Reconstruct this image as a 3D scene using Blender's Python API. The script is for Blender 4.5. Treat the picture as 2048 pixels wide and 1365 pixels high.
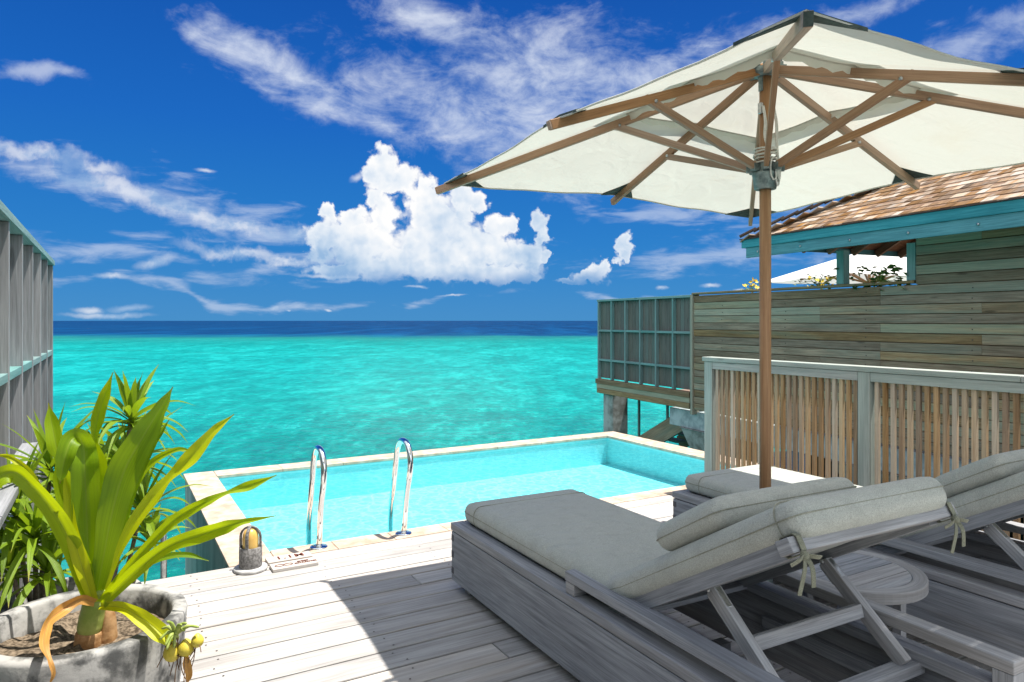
import bpy, bmesh, math, random
from mathutils import Vector, Matrix
R = math.radians
rnd = random.Random(11)
for o in list(bpy.data.objects): bpy.data.objects.remove(o)
SC = bpy.context.scene
COL = SC.collection

# ------------------------------------------------------------------ camera
FPX, HCAM, YAW = 1400.0, 1.5, R(30)
cam = bpy.data.cameras.new('camera'); camo = bpy.data.objects.new('camera', cam); COL.objects.link(camo)
cam.sensor_width = 36; cam.lens = FPX / 2048 * 36; cam.shift_y = -40.5 / 2048
cam.clip_start = 0.05; cam.clip_end = 60000
camo.location = (0, 0, HCAM); camo.rotation_euler = (R(90), 0, -YAW)
SC.camera = camo
FW = Vector((math.sin(YAW), math.cos(YAW), 0)); RT = Vector((math.cos(YAW), -math.sin(YAW), 0))
def W(px, py, d):
    """world point seen at photo pixel (px,py) at depth d"""
    return FW * d + RT * ((px - 1024) / FPX * d) + Vector((0, 0, HCAM - (py - 642) / FPX * d))

# ------------------------------------------------------------------ light
EXPO = 1.0
SKY_S = 0.12
SC.view_settings.view_transform = 'Standard'; SC.view_settings.look = 'None'
SC.view_settings.gamma = 1; SC.view_settings.exposure = EXPO
SUN_DIR = Vector((.595, -.315, 2.30)).normalized()      # towards the sun
sun = bpy.data.lights.new('sun', 'SUN'); sun.energy = 4.4; sun.angle = R(.5); sun.color = (1, .955, .88)
suno = bpy.data.objects.new('sun', sun); COL.objects.link(suno)
suno.rotation_euler = SUN_DIR.to_track_quat('Z', 'Y').to_euler(); suno.location = (6, -4, 20)
SUN_EL = math.asin(SUN_DIR.z); SUN_AZ = math.atan2(SUN_DIR.x, SUN_DIR.y)
SC.cycles.max_bounces = 10; SC.cycles.transparent_max_bounces = 12; SC.cycles.caustics_reflective = False
SC.cycles.sample_clamp_indirect = 6
SC.cycles.use_denoising = True

class NT:
    """tiny helper for writing node graphs as expressions"""
    def __init__(s, tree): s.t = tree; s.n = tree.nodes; s.l = tree.links
    def new(s, kind, **kw):
        nd = s.n.new(kind)
        for k, v in kw.items(): setattr(nd, k, v)
        return nd
    def put(s, sock, v):
        if v is None: return
        if isinstance(v, bpy.types.NodeSocket): s.l.new(v, sock)
        else:
            try: sock.default_value = v
            except Exception:
                sock.default_value = tuple(v) + (1,) if len(v) == 3 else v
    def math(s, op, a, b=None, c=None, clamp=False):
        nd = s.new('ShaderNodeMath', operation=op, use_clamp=clamp)
        s.put(nd.inputs[0], a); s.put(nd.inputs[1], b)
        if c is not None: s.put(nd.inputs[2], c)
        return nd.outputs[0]
    def vm(s, op, a, b=None, out=0):
        nd = s.new('ShaderNodeVectorMath', operation=op); s.put(nd.inputs[0], a); s.put(nd.inputs[1], b)
        return nd.outputs['Value'] if op in ('LENGTH', 'DOT_PRODUCT', 'DISTANCE') else nd.outputs[0]
    def scale(s, a, f):
        nd = s.new('ShaderNodeVectorMath', operation='SCALE'); s.put(nd.inputs[0], a); s.put(nd.inputs['Scale'], f); return nd.outputs[0]
    def noise(s, vec, scale, detail=4, rough=.5, dist=0, col=False, dim='3D'):
        nd = s.new('ShaderNodeTexNoise', noise_dimensions=dim); s.put(nd.inputs['Vector'], vec)
        nd.inputs['Scale'].default_value = scale; nd.inputs['Detail'].default_value = detail
        nd.inputs['Roughness'].default_value = rough; nd.inputs['Distortion'].default_value = dist
        return nd.outputs['Color' if col else 'Fac']
    def smooth(s, v, a, b, c=0, d=1):
        nd = s.new('ShaderNodeMapRange', interpolation_type='SMOOTHSTEP'); s.put(nd.inputs[0], v)
        for i, x in enumerate((a, b, c, d)): s.put(nd.inputs[i + 1], x)
        return nd.outputs[0]
    def lin(s, v, a, b, c=0, d=1):
        nd = s.new('ShaderNodeMapRange'); s.put(nd.inputs[0], v)
        for i, x in enumerate((a, b, c, d)): s.put(nd.inputs[i + 1], x)
        return nd.outputs[0]
    def mix(s, f, a, b, mode='MIX'):
        nd = s.new('ShaderNodeMix', data_type='RGBA', blend_type=mode)
        s.put(nd.inputs[0], f); s.put(nd.inputs[6], a); s.put(nd.inputs[7], b)
        return nd.outputs[2]
    def ramp(s, v, stops, interp='LINEAR'):
        nd = s.new('ShaderNodeValToRGB'); s.put(nd.inputs[0], v); cr = nd.color_ramp; cr.interpolation = interp
        while len(cr.elements) < len(stops): cr.elements.new(.5)
        for e, (p, c) in zip(cr.elements, stops): e.position = p; e.color = tuple(c) + (1,) if len(c) == 3 else c
        return nd.outputs[0]
    def tex(s, vec, loc, rot, sc):
        nd = s.new('ShaderNodeMapping', vector_type='TEXTURE'); s.put(nd.inputs[0], vec)
        nd.inputs[1].default_value = loc; nd.inputs[2].default_value = (0, 0, rot); nd.inputs[3].default_value = sc
        return nd.outputs[0]
    def map(s, vec, sc, loc=(0, 0, 0), rot=(0, 0, 0)):
        nd = s.new('ShaderNodeMapping'); s.put(nd.inputs[0], vec)
        nd.inputs[1].default_value = loc; nd.inputs[2].default_value = rot; nd.inputs[3].default_value = sc
        return nd.outputs[0]
    def xyz(s, v):
        nd = s.new('ShaderNodeSeparateXYZ'); s.put(nd.inputs[0], v); return nd.outputs
    def comb(s, x, y, z=0):
        nd = s.new('ShaderNodeCombineXYZ'); s.put(nd.inputs[0], x); s.put(nd.inputs[1], y); s.put(nd.inputs[2], z); return nd.outputs[0]

# ------------------------------------------------------------------ sky
def lin_(r, g, b):
    f = lambda c: (c / 255 / 12.92) if c / 255 <= .04045 else ((c / 255 + .055) / 1.055) ** 2.4
    return (f(r), f(g), f(b))
BACK_FILL = 1.65  # brightness of the fill cloud added behind the camera
def build_world():
    w = bpy.data.worlds.new('World'); SC.world = w; w.use_nodes = True
    T = NT(w.node_tree); N3 = T.noise; T.noise = lambda *a, **k: N3(*a, **dict(dict(dim='2D'), **k)); T.n.clear()
    out = T.new('ShaderNodeOutputWorld'); bg = T.new('ShaderNodeBackground'); bg.inputs[1].default_value = SKY_S
    T.l.new(bg.outputs[0], out.inputs[0])
    sky = T.new('ShaderNodeTexSky', sky_type='NISHITA'); sky.sun_disc = False
    sky.sun_elevation = SUN_EL; sky.sun_rotation = SUN_AZ
    sky.air_density = 1.0; sky.dust_density = 0.2; sky.ozone_density = 3.0; sky.altitude = 500
    d = T.new('ShaderNodeTexCoord').outputs['Generated']
    x, y, z = T.xyz(d)
    az = T.math('SUBTRACT', T.math('ARCTAN2', x, y), YAW)
    el = T.math('ARCSINE', z)
    P = T.comb(az, el)
    g = 1 / (SKY_S * 2 ** EXPO)                      # radiance that shows as 1.0
    # clear air: deep tropical blue, graded by elevation over the Nishita colour
    elr = T.math('MULTIPLY', el, 1 / R(60), clamp=True)
    tint = T.ramp(elr, [(0, lin_(44, 136, 200)), (.10, lin_(22, 122, 200)), (.25, lin_(8, 100, 192)), (.42, lin_(2, 80, 172)), (.75, lin_(2, 66, 150)), (1, lin_(6, 70, 150))])
    clear = T.mix(.975, sky.outputs[0], T.scale(tint, g))
    clear = T.mix(T.smooth(T.vm('DOT_PRODUCT', d, tuple(FW)), .45, -.1, 0, .75), clear, T.scale((.52, .70, .92), g * 1.4))    # pale sky added behind and above us to lift the shade
    def ell(P, items, k=.12):
        f = None
        for (px, py, rx, ry, rot) in items:
            a = math.atan((px - 1024) / FPX); e = math.atan((642 - py) / FPX * math.cos(a))
            Pq = P
            if f is not None:          # evaluated one after the other: keeps the shader's stack small
                nd = T.new('ShaderNodeVectorMath', operation='MULTIPLY_ADD'); T.put(nd.inputs[0], f); nd.inputs[1].default_value = (1e-9,) * 3; T.put(nd.inputs[2], P); Pq = nd.outputs[0]
            l = T.vm('LENGTH', T.tex(Pq, (a, e, 0), R(rot), (rx / FPX, ry / FPX, 1)))
            f = l if f is None else T.math('SMOOTH_MIN', f, l, k)
        return T.math('SUBTRACT', 1.0, f)
    V = T.math
    # --- high cirrus sheets
    wv = T.vm('SUBTRACT', T.noise(P, 5, 3, .5, col=True), (.5, .5, .5))
    Pc = T.vm('ADD', P, T.scale(wv, .10))
    m1 = ell(Pc, [(500, 120, 130, 60, -28), (660, 200, 190, 52, -30), (1000, 240, 350, 105, -12), (1150, 170, 400, 135, -6), (900, 50, 200, 55, -15), (1230, 320, 300, 50, -5), (1400, 130, 300, 60, 0)], .3)
    m2 = ell(Pc, [(1950, 110, 330, 55, 14), (1700, 20, 260, 34, 4), (40, 150, 90, 16, -4), (2060, 40, 200, 40, 10)], .3)
    m4 = ell(Pc, [(1400, 420, 280, 34, -10), (1430, 515, 330, 32, 2), (1690, 450, 300, 60, 6), (200, 520, 240, 30, -4), (1350, 590, 300, 8, 0), (400, 420, 330, 46, -12), (640, 528, 240, 20, 0), (420, 590, 500, 12, 0)], .3)
    Q = T.map(P, (1, 2.3, 1), rot=(0, 0, R(24)))
    st = T.noise(Q, 9, 9, .62, .35)
    st2 = T.noise(T.map(P, (1, 1.4, 1), rot=(0, 0, R(30))), 38, 6, .62, .3)
    tex = V('ADD', V('MULTIPLY', st, .72), V('MULTIPLY', st2, .28))
    a1 = T.smooth(V('ADD', V('MULTIPLY', V('MINIMUM', m1, .62), .36), V('SUBTRACT', tex, .49)), -.04, .50, 0, .90)
    a2 = T.smooth(V('ADD', V('MULTIPLY', m2, .30), V('SUBTRACT', tex, .50)), 0, .40, 0, .55)
    st3 = T.noise(T.map(P, (1, 4.2, 1), rot=(0, 0, R(3))), 12, 8, .6, .25)
    a4 = T.smooth(V('ADD', V('MULTIPLY', m4, .30), V('SUBTRACT', st3, .50)), 0, .42, 0, .50)
    # behind the camera: bright cloud added out of view to fill the shade
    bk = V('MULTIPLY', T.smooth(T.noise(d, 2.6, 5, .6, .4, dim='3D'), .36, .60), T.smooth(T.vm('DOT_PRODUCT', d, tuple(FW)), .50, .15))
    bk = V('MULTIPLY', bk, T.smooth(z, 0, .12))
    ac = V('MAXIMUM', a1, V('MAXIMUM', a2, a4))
    clear = T.mix(V('MULTIPLY', bk, .9), clear, T.scale((1.0, 1.0, 1.0), g * BACK_FILL))   # unseen cloud, brightened to act as fill light
    c1 = T.mix(ac, clear, T.scale(T.mix(st, lin_(188, 208, 238), lin_(236, 240, 249)), g))
    # --- mid cloud bank on the left
    wf = T.vm('SUBTRACT', T.noise(P, 16, 6, .6, col=True), (.5, .5, .5))
    Pb = T.vm('ADD', P, T.scale(wf, .055))
    m3 = ell(Pb, [(60, 316, 150, 22, -5), (190, 345, 70, 18, -4), (230, 378, 200, 24, -9), (370, 418, 160, 24, -12), (480, 452, 130, 20, -4), (590, 468, 30, 26, 0), (470, 508, 130, 22, -4), (570, 520, 110, 14, 0)], .25)
    Ps = T.vm('ADD', P, T.scale(wf, .016))
    m5 = ell(Ps, [(312, 524, 46, 13, 14), (218, 552, 34, 8, 0), (255, 616, 46, 10, 4), (180, 620, 34, 9, 0), (215, 630, 90, 8, 0), (550, 617, 11, 7, 0), (655, 619, 9, 4, 0), (580, 622, 7, 3, 0), (712, 358, 20, 11, 25), (1322, 575, 17, 6, 0), (660, 553, 90, 6, 0), (905, 592, 40, 3, 0), (830, 573, 34, 4, 0), (1420, 572, 26, 6, 0), (1480, 578, 18, 4, 0), (410, 342, 26, 6, 4)], .1)
    m3 = V('MAXIMUM', m3, m5)
    a3 = T.smooth(m3, .06, 1.0, 0, .66)
    sh3 = T.noise(T.vm('ADD', P, T.scale(wf, .03)), 22, 6, .6)
    c2 = T.mix(a3, c1, T.scale(T.mix(T.smooth(sh3, .35, .6), lin_(172, 200, 232), lin_(246, 248, 252)), g))
    # --- the tall cumulus
    w1 = T.vm('SUBTRACT', T.noise(P, 26, 2, .5, col=True), (.5, .5, .5))
    w2 = T.vm('SUBTRACT', T.noise(P, 75, 5, .62, col=True), (.5, .5, .5))
    off = T.vm('ADD', T.scale(w1, .026), T.scale(w2, .021))
    Pk = T.vm('ADD', P, off)
    blobs = [(775, 335, 42, 42, 0), (800, 360, 48, 36, 0), (752, 352, 28, 32, 0), (770, 372, 40, 20, 0), (848, 372, 24, 30, 0), (852, 400, 44, 38, 0), (870, 440, 72, 62, 0), (748, 402, 22, 28, 0), (770, 430, 46, 44, 0),
             (657, 428, 24, 24, 0), (708, 438, 30, 32, 0), (660, 470, 46, 44, 0), (640, 500, 26, 40, 0), (730, 490, 84, 72, 0), (850, 505, 110, 72, 0), (790, 535, 150, 34, 0), (925, 395, 40, 30, 0), (950, 405, 26, 22, 0), (925, 425, 30, 24, 0),
             (920, 480, 50, 50, 0), (958, 500, 70, 50, 0), (1000, 455, 36, 36, 0), (1018, 450, 20, 22, 0), (1000, 500, 50, 50, 0), (1077, 445, 22, 24, 0), (1082, 478, 20, 24, 0), (1070, 505, 26, 26, 0), (1050, 515, 46, 34, 0), (1090, 513, 18, 14, 0),
             (950, 545, 150, 30, 0), (1040, 552, 70, 18, 0), (690, 540, 80, 24, 0), (1250, 490, 24, 24, 0), (1246, 512, 18, 18, 0), (1205, 535, 28, 20, 0), (1190, 555, 44, 20, 0), (1150, 565, 50, 10, 0), (1212, 528, 14, 16, 0)]
    fk = ell(Pk, blobs, .18)
    def vor(vec, sc):
        nd = T.new('ShaderNodeTexVoronoi', feature='SMOOTH_F1', voronoi_dimensions='2D'); T.put(nd.inputs['Vector'], vec); nd.inputs['Scale'].default_value = sc; nd.inputs['Smoothness'].default_value = .35; return nd.outputs['Distance']
    Pv = T.vm('ADD', P, T.scale(w2, .012))
    v1 = vor(Pv, 36); v2 = vor(Pv, 90)
    puff = V('ADD', V('MULTIPLY', v1, .42), V('MULTIPLY', v2, .26))
    fk = V('ADD', V('SUBTRACT', fk, puff), .20)
    Pu = T.vm('ADD', Pv, (.005, .010, 0))
    puffu = V('ADD', V('MULTIPLY', vor(Pu, 36), .42), V('MULTIPLY', vor(Pu, 90), .26))
    base = T.smooth(T.math('ADD', el, V('MULTIPLY', T.math('SUBTRACT', T.noise(P, 14, 4), .5), .02)), R(2.5), R(4.4))
    ak = V('MULTIPLY', T.smooth(fk, -.05, .33), base)
    rel = V('SUBTRACT', puffu, puff)                      # slope towards the sun
    hgt = T.smooth(el, R(2.6), R(9))
    big = T.noise(T.vm('ADD', P, T.scale(w1, .03)), 13, 4, .55)
    big = T.noise(T.vm('ADD', P, T.scale(w1, .03)), 9, 3, .5)
    lum = V('ADD', V('ADD', .44, V('MULTIPLY', rel, .46)), V('ADD', V('MULTIPLY', hgt, .38), V('MULTIPLY', V('SUBTRACT', big, .5), 1.15)))
    lum = V('ADD', lum, V('MULTIPLY', T.smooth(fk, .6, .15), .16))
    ccol = T.ramp(lum, [(.26, lin_(150, 186, 224)), (.52, lin_(196, 216, 238)), (.76, lin_(232, 240, 249)), (1, lin_(255, 255, 255))])
    c3 = T.mix(ak, c2, T.scale(ccol, g))
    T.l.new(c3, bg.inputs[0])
build_world()
SC.world.cycles.sampling_method = 'MANUAL'; SC.world.cycles.sample_map_resolution = 256

# ------------------------------------------------------------------ mesh collector
class MB:
    def __init__(s): s.v = []; s.f = []; s.uv = []; s.tone = []; s.sm = []; s.mi = []
    def quad_uv(s, pts):
        """planar uv in metres, u along the longest edge"""
        a = pts[1] - pts[0]; b = pts[-1] - pts[0]
        return a, b
    def add(s, verts, faces, uvs=None, tone=None, smooth=False, mi=0):
        n = len(s.v); s.v += [Vector(p) for p in verts]
        if tone is None: tone = rnd.random()
        ou, ov = rnd.random() * 20, rnd.random() * 20
        for k, f in enumerate(faces):
            s.f.append([n + i for i in f]); s.tone.append(tone); s.sm.append(smooth); s.mi.append(mi)
            if uvs is not None: s.uv.append([(u + ou, w + ov) for (u, w) in uvs[k]])
            else:
                P = [Vector(verts[i]) for i in f]
                s.uv.append([(p.x + ou, p.y + p.z + ov) for p in P])
    def box(s, c, size, rot=None, tone=None, grain=None, mi=0):
        """box centred c; rot 3x3; uv u along the longest (grain) axis"""
        hx, hy, hz = [q / 2 for q in size]
        L = [Vector((x, y, z)) for x in (-hx, hx) for y in (-hy, hy) for z in (-hz, hz)]
        fs = [(0, 1, 3, 2), (4, 6, 7, 5), (0, 4, 5, 1), (2, 3, 7, 6), (0, 2, 6, 4), (1, 5, 7, 3)]
        ax = grain if grain is not None else max(range(3), key=lambda i: size[i])
        ot = [i for i in range(3) if i != ax]
        uvs = []
        for f in fs:
            nrm = [i for i in range(3) if len({round(L[j][i], 6) for j in f}) == 1]
            k = nrm[0] if nrm else 0
            if k == ax: uvs.append([(L[j][ot[0]] * .3, L[j][ot[1]]) for j in f])
            else:
                o = ot[0] if ot[1] == k else ot[1]
                uvs.append([(L[j][ax], L[j][o] + k * .37) for j in f])
        M = rot if rot is not None else Matrix.Identity(3)
        s.add([M @ p + Vector(c) for p in L], fs, uvs, tone, False, mi)
    def span(s, a, b, lo, hi, **k):
        """box from corner a to corner b (axis aligned)"""
    def bb(s, x0, x1, y0, y1, z0, z1, **k):
        s.box(((x0 + x1) / 2, (y0 + y1) / 2, (z0 + z1) / 2), (abs(x1 - x0), abs(y1 - y0), abs(z1 - z0)), **k)
    def bar(s, a, b, w, h, up=(0, 0, 1), **k):
        """bar from a to b, width w sideways, height h along up"""
        a = Vector(a); b = Vector(b); d = b - a; L = d.length; x = d.normalized()
        y = Vector(up).cross(x)
        if y.length < 1e-5: y = Vector((0, 1, 0)).cross(x)
        y.normalize(); z = x.cross(y)
        s.box((a + b) / 2, (L, w, h), Matrix((x, y, z)).transposed(), grain=0, **k)
    def tube(s, pts, r, n=12, tone=.5, cap=True, mi=0):
        pts = [Vector(p) for p in pts]; rs = r if isinstance(r, (list, tuple)) else [r] * len(pts)
        t0 = (pts[1] - pts[0]).normalized()
        u = t0.orthogonal().normalized(); V = []; ln = 0; lens = []
        for i, p in enumerate(pts):
            t = (pts[min(i + 1, len(pts) - 1)] - pts[max(i - 1, 0)]).normalized()
            u = (u - t * u.dot(t)).normalized(); w = t.cross(u)
            if i: ln += (p - pts[i - 1]).length
            lens.append(ln)
            for k in range(n):
                a = 2 * math.pi * k / n; V.append(p + (u * math.cos(a) + w * math.sin(a)) * rs[i])
        F = []; U = []; c = 2 * math.pi * max(rs)
        for i in range(len(pts) - 1):
            for k in range(n):
                F.append((i * n + k, i * n + (k + 1) % n, (i + 1) * n + (k + 1) % n, (i + 1) * n + k))
                U.append([(lens[i], k * c / n), (lens[i], (k + 1) * c / n), (lens[i + 1], (k + 1) * c / n), (lens[i + 1], k * c / n)])
        if cap:
            F.append(tuple(range(n))[::-1]); U.append([(0, 0)] * n)
            F.append(tuple((len(pts) - 1) * n + k for k in range(n))); U.append([(0, 0)] * n)
        s.add(V, F, U, tone, True, mi)
    def lathe(s, c, prof, n=48, tone=.5, mi=0):
        """prof: (r,z) list, revolved round the vertical through c"""
        c = Vector(c); V = []; F = []; U = []
        for (r, z) in prof:
            for k in range(n):
                a = 2 * math.pi * k / n; V.append(c + Vector((r * math.cos(a), r * math.sin(a), z)))
        acc = 0
        for i in range(len(prof) - 1):
            dl = math.hypot(prof[i + 1][0] - prof[i][0], prof[i + 1][1] - prof[i][1]); R_ = max(prof[i][0], .01)
            for k in range(n):
                F.append((i * n + k, i * n + (k + 1) % n, (i + 1) * n + (k + 1) % n, (i + 1) * n + k))
                u0, u1 = k * 6.283 * R_ / n, (k + 1) * 6.283 * R_ / n
                U.append([(u0, acc), (u1, acc), (u1, acc + dl), (u0, acc + dl)])
            acc += dl
        s.add(V, F, U, tone, True, mi)
    def grid(s, pts, tone=.5, mi=0, uvs=None):
        """pts[i][j] -> smooth sheet"""
        m, n = len(pts), len(pts[0]); V = [p for row in pts for p in row]; F = []; U = []
        for i in range(m - 1):
            for j in range(n - 1):
                F.append((i * n + j, i * n + j + 1, (i + 1) * n + j + 1, (i + 1) * n + j))
                q = [(i, j), (i, j + 1), (i + 1, j + 1), (i + 1, j)]
                U.append([uvs[a][b] for a, b in q] if uvs else [(a / (m - 1), b / (n - 1)) for a, b in q])
        s.add(V, F, U, tone, True, mi)
    def build(s, name, mats, parent=None, bevel=0, seg=2, sharp=None, loc=None):
        me = bpy.data.meshes.new(name); me.from_pydata([tuple(p) for p in s.v], [], s.f)
        for m in (mats if isinstance(mats, (list, tuple)) else [mats]): me.materials.append(m)
        uvl = me.uv_layers.new(name='UVMap'); i = 0
        flat = [c for f in s.uv for uv in f for c in uv]; uvl.data.foreach_set('uv', flat)
        at = me.attributes.new('tone', 'FLOAT', 'FACE'); at.data.foreach_set('value', s.tone)
        me.polygons.foreach_set('use_smooth', s.sm); me.polygons.foreach_set('material_index', s.mi)
        me.update()
        o = bpy.data.objects.new(name, me); COL.objects.link(o)
        if parent is not None: o.parent = parent
        if loc is not None: o.location = loc
        if bevel:
            b = o.modifiers.new('bevel', 'BEVEL'); b.width = bevel; b.segments = seg; b.limit_method = 'ANGLE'; b.angle_limit = R(40)
            b.harden_normals = False
        return o
def empty(name, loc=(0, 0, 0), rz=0):
    o = bpy.data.objects.new(name, None); COL.objects.link(o); o.location = loc; o.rotation_euler = (0, 0, rz); o.empty_display_size = .2
    return o
def tag(o, label=None, cat=None, group=None, kind=None):
    if label: o['label'] = label
    if cat: o['category'] = cat
    if group: o['group'] = group
    if kind: o['kind'] = kind
    return o
def copy_tree(o, parent=None):
    c = o.copy(); COL.objects.link(c)
    if parent is not None: c.parent = parent; c.matrix_parent_inverse = o.matrix_parent_inverse
    for ch in [q for q in bpy.data.objects if q.parent == o]: copy_tree(ch, c)
    return c

# ------------------------------------------------------------------ materials
def newmat(name):
    m = bpy.data.materials.new(name); m.use_nodes = True; T = NT(m.node_tree); T.n.clear()
    out = T.new('ShaderNodeOutputMaterial'); p = T.new('ShaderNodeBsdfPrincipled'); T.l.new(p.outputs[0], out.inputs[0])
    T.out = out; T.p = p; T.m = m
    return T
def bump(T, h, dist, strength=1.0):
    b = T.new('ShaderNodeBump'); T.put(b.inputs['Height'], h); b.inputs['Distance'].default_value = dist; b.inputs['Strength'].default_value = strength
    return b.outputs[0]
def tone(T):
    a = T.new('ShaderNodeAttribute', attribute_name='tone'); return a.outputs['Fac']
def uvc(T): return T.new('ShaderNodeTexCoord').outputs['UV']
def objc(T): return T.new('ShaderNodeTexCoord').outputs['Object']
def wood(name, dark, light, tonevar=.35, stain=None, stain_amt=.5, rough=.75, spec=.25, grain=1.0, knots=True, bumpd=.0012):
    T = newmat(name); uv = uvc(T); t = tone(T); V = T.math
    uvt = T.vm('ADD', uv, T.comb(0, V('MULTIPLY', t, 31.7), V('MULTIPLY', t, 7.3)))
    g1 = T.noise(T.map(uvt, (2.2, 60 * grain, 1)), 1, 6, .62, .35)
    g2 = T.noise(T.map(uvt, (6, 260 * grain, 1)), 1, 4, .6, .1)
    g3 = T.noise(T.map(uvt, (.9, 5, 1)), 1, 4, .55, .6)
    f = V('ADD', V('MULTIPLY', g1, .6), V('MULTIPLY', g2, .4))
    col = T.mix(T.smooth(f, .30, .68), dark, light)
    # patches of weathering
    col = T.mix(V('MULTIPLY', T.smooth(g3, .42, .72), .45), col, tuple(c * .72 for c in dark))
    if stain is not None:
        s1 = T.noise(T.map(uvt, (.55, 7, 1), (3, 1, 0)), 1, 5, .6, .8)
        sel = T.smooth(V('ADD', V('MULTIPLY', s1, .8), V('MULTIPLY', t, .30)), .46, .72)
        col = T.mix(V('MULTIPLY', sel, stain_amt), col, T.mix(f, tuple(c * .8 for c in stain), tuple(min(1, c * 1.2) for c in stain)))
    if knots:
        vo = T.new('ShaderNodeTexVoronoi', feature='F1'); T.put(vo.inputs['Vector'], T.map(uvt, (1.4, 7, 1))); vo.inputs['Scale'].default_value = 1
        kn = T.smooth(vo.outputs['Distance'], .05, .12, 1, 0)
        col = T.mix(V('MULTIPLY', kn, .55), col, tuple(c * .35 for c in dark))
    hsv = T.new('ShaderNodeHueSaturation'); T.put(hsv.inputs['Color'], col)
    T.put(hsv.inputs['Value'], T.lin(t, 0, 1, 1 - tonevar, 1 + tonevar * .6)); T.put(hsv.inputs['Saturation'], T.lin(V('FRACT', V('MULTIPLY', t, 7.7)), 0, 1, .75, 1.25))
    T.put(T.p.inputs['Base Color'], hsv.outputs[0]); T.p.inputs['Roughness'].default_value = rough; T.p.inputs['Specular IOR Level'].default_value = spec
    T.put(T.p.inputs['Normal'], bump(T, V('ADD', f, V('MULTIPLY', g2, .5)), bumpd, .8))
    return T.m
def fabric(name, c0, c1, scale=900, weave=.0006, transl=0, rough=.9):
    T = newmat(name); o = objc(T); V = T.math
    n = T.noise(o, scale * .35, 3, .7); n2 = T.noise(o, 14, 4, .6); n3 = T.noise(T.map(o, (1, 1, 3)), scale, 2, .6)
    f = V('ADD', V('MULTIPLY', n, .55), V('MULTIPLY', n3, .45))
    col = T.mix(T.smooth(f, .36, .64), c0, c1)
    col = T.mix(V('MULTIPLY', T.smooth(n2, .45, .75), .22), col, tuple(c * .75 for c in c0))
    T.put(T.p.inputs['Base Color'], col); T.p.inputs['Roughness'].default_value = rough; T.p.inputs['Specular IOR Level'].default_value = .15
    T.p.inputs['Sheen Weight'].default_value = .15
    wr = T.noise(T.map(o, (1.0, 1.6, 1)), 7, 4, .55, .8)
    b1 = T.new('ShaderNodeBump'); T.put(b1.inputs['Height'], wr); b1.inputs['Distance'].default_value = .022; b1.inputs['Strength'].default_value = .6
    b = T.new('ShaderNodeBump'); T.put(b.inputs['Height'], f); b.inputs['Distance'].default_value = weave; b.inputs['Strength'].default_value = .9
    T.l.new(b1.outputs[0], b.inputs['Normal']); T.put(T.p.inputs['Normal'], b.outputs[0])
    return T.m
def cloth(name, col, tr, amt, dirt=(.55, .5, .38)):
    """canvas that lets light through"""
    T = newmat(name); o = objc(T); V = T.math
    n = T.noise(o, 3.2, 5, .6, .4); n2 = T.noise(o, 700, 2, .6); wr = T.noise(T.map(o, (1, 1, 1)), 5.5, 4, .5, .8)
    c = T.mix(V('MULTIPLY', T.smooth(n, .52, .8), .35), col, dirt)
    T.put(T.p.inputs['Base Color'], c); T.p.inputs['Roughness'].default_value = .85; T.p.inputs['Specular IOR Level'].default_value = .1
    tl = T.new('ShaderNodeBsdfTranslucent'); T.put(tl.inputs[0], T.mix(V('MULTIPLY', T.smooth(n, .52, .8), .3), tr, dirt))
    mx = T.new('ShaderNodeMixShader'); mx.inputs[0].default_value = amt
    nb = bump(T, V('ADD', wr, V('MULTIPLY', n2, .02)), .03, .5); T.put(T.p.inputs['Normal'], nb); T.put(tl.inputs['Normal'], nb)
    T.l.new(T.p.outputs[0], mx.inputs[1]); T.l.new(tl.outputs[0], mx.inputs[2]); T.l.new(mx.outputs[0], T.out.inputs[0])
    return T.m
def plain(name, c0, c1, scale=8, rough=.6, metal=0, spec=.4, bd=.001, detail=6, lo=.35, hi=.65):
    T = newmat(name); o = objc(T)
    n = T.noise(o, scale, detail, .62, .2)
    T.put(T.p.inputs['Base Color'], T.mix(T.smooth(n, lo, hi), c0, c1)); T.p.inputs['Roughness'].default_value = rough
    T.p.inputs['Metallic'].default_value = metal; T.p.inputs['Specular IOR Level'].default_value = spec
    if bd: T.put(T.p.inputs['Normal'], bump(T, T.noise(o, scale * 6, 4, .6), bd, .6))
    return T.m
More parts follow.
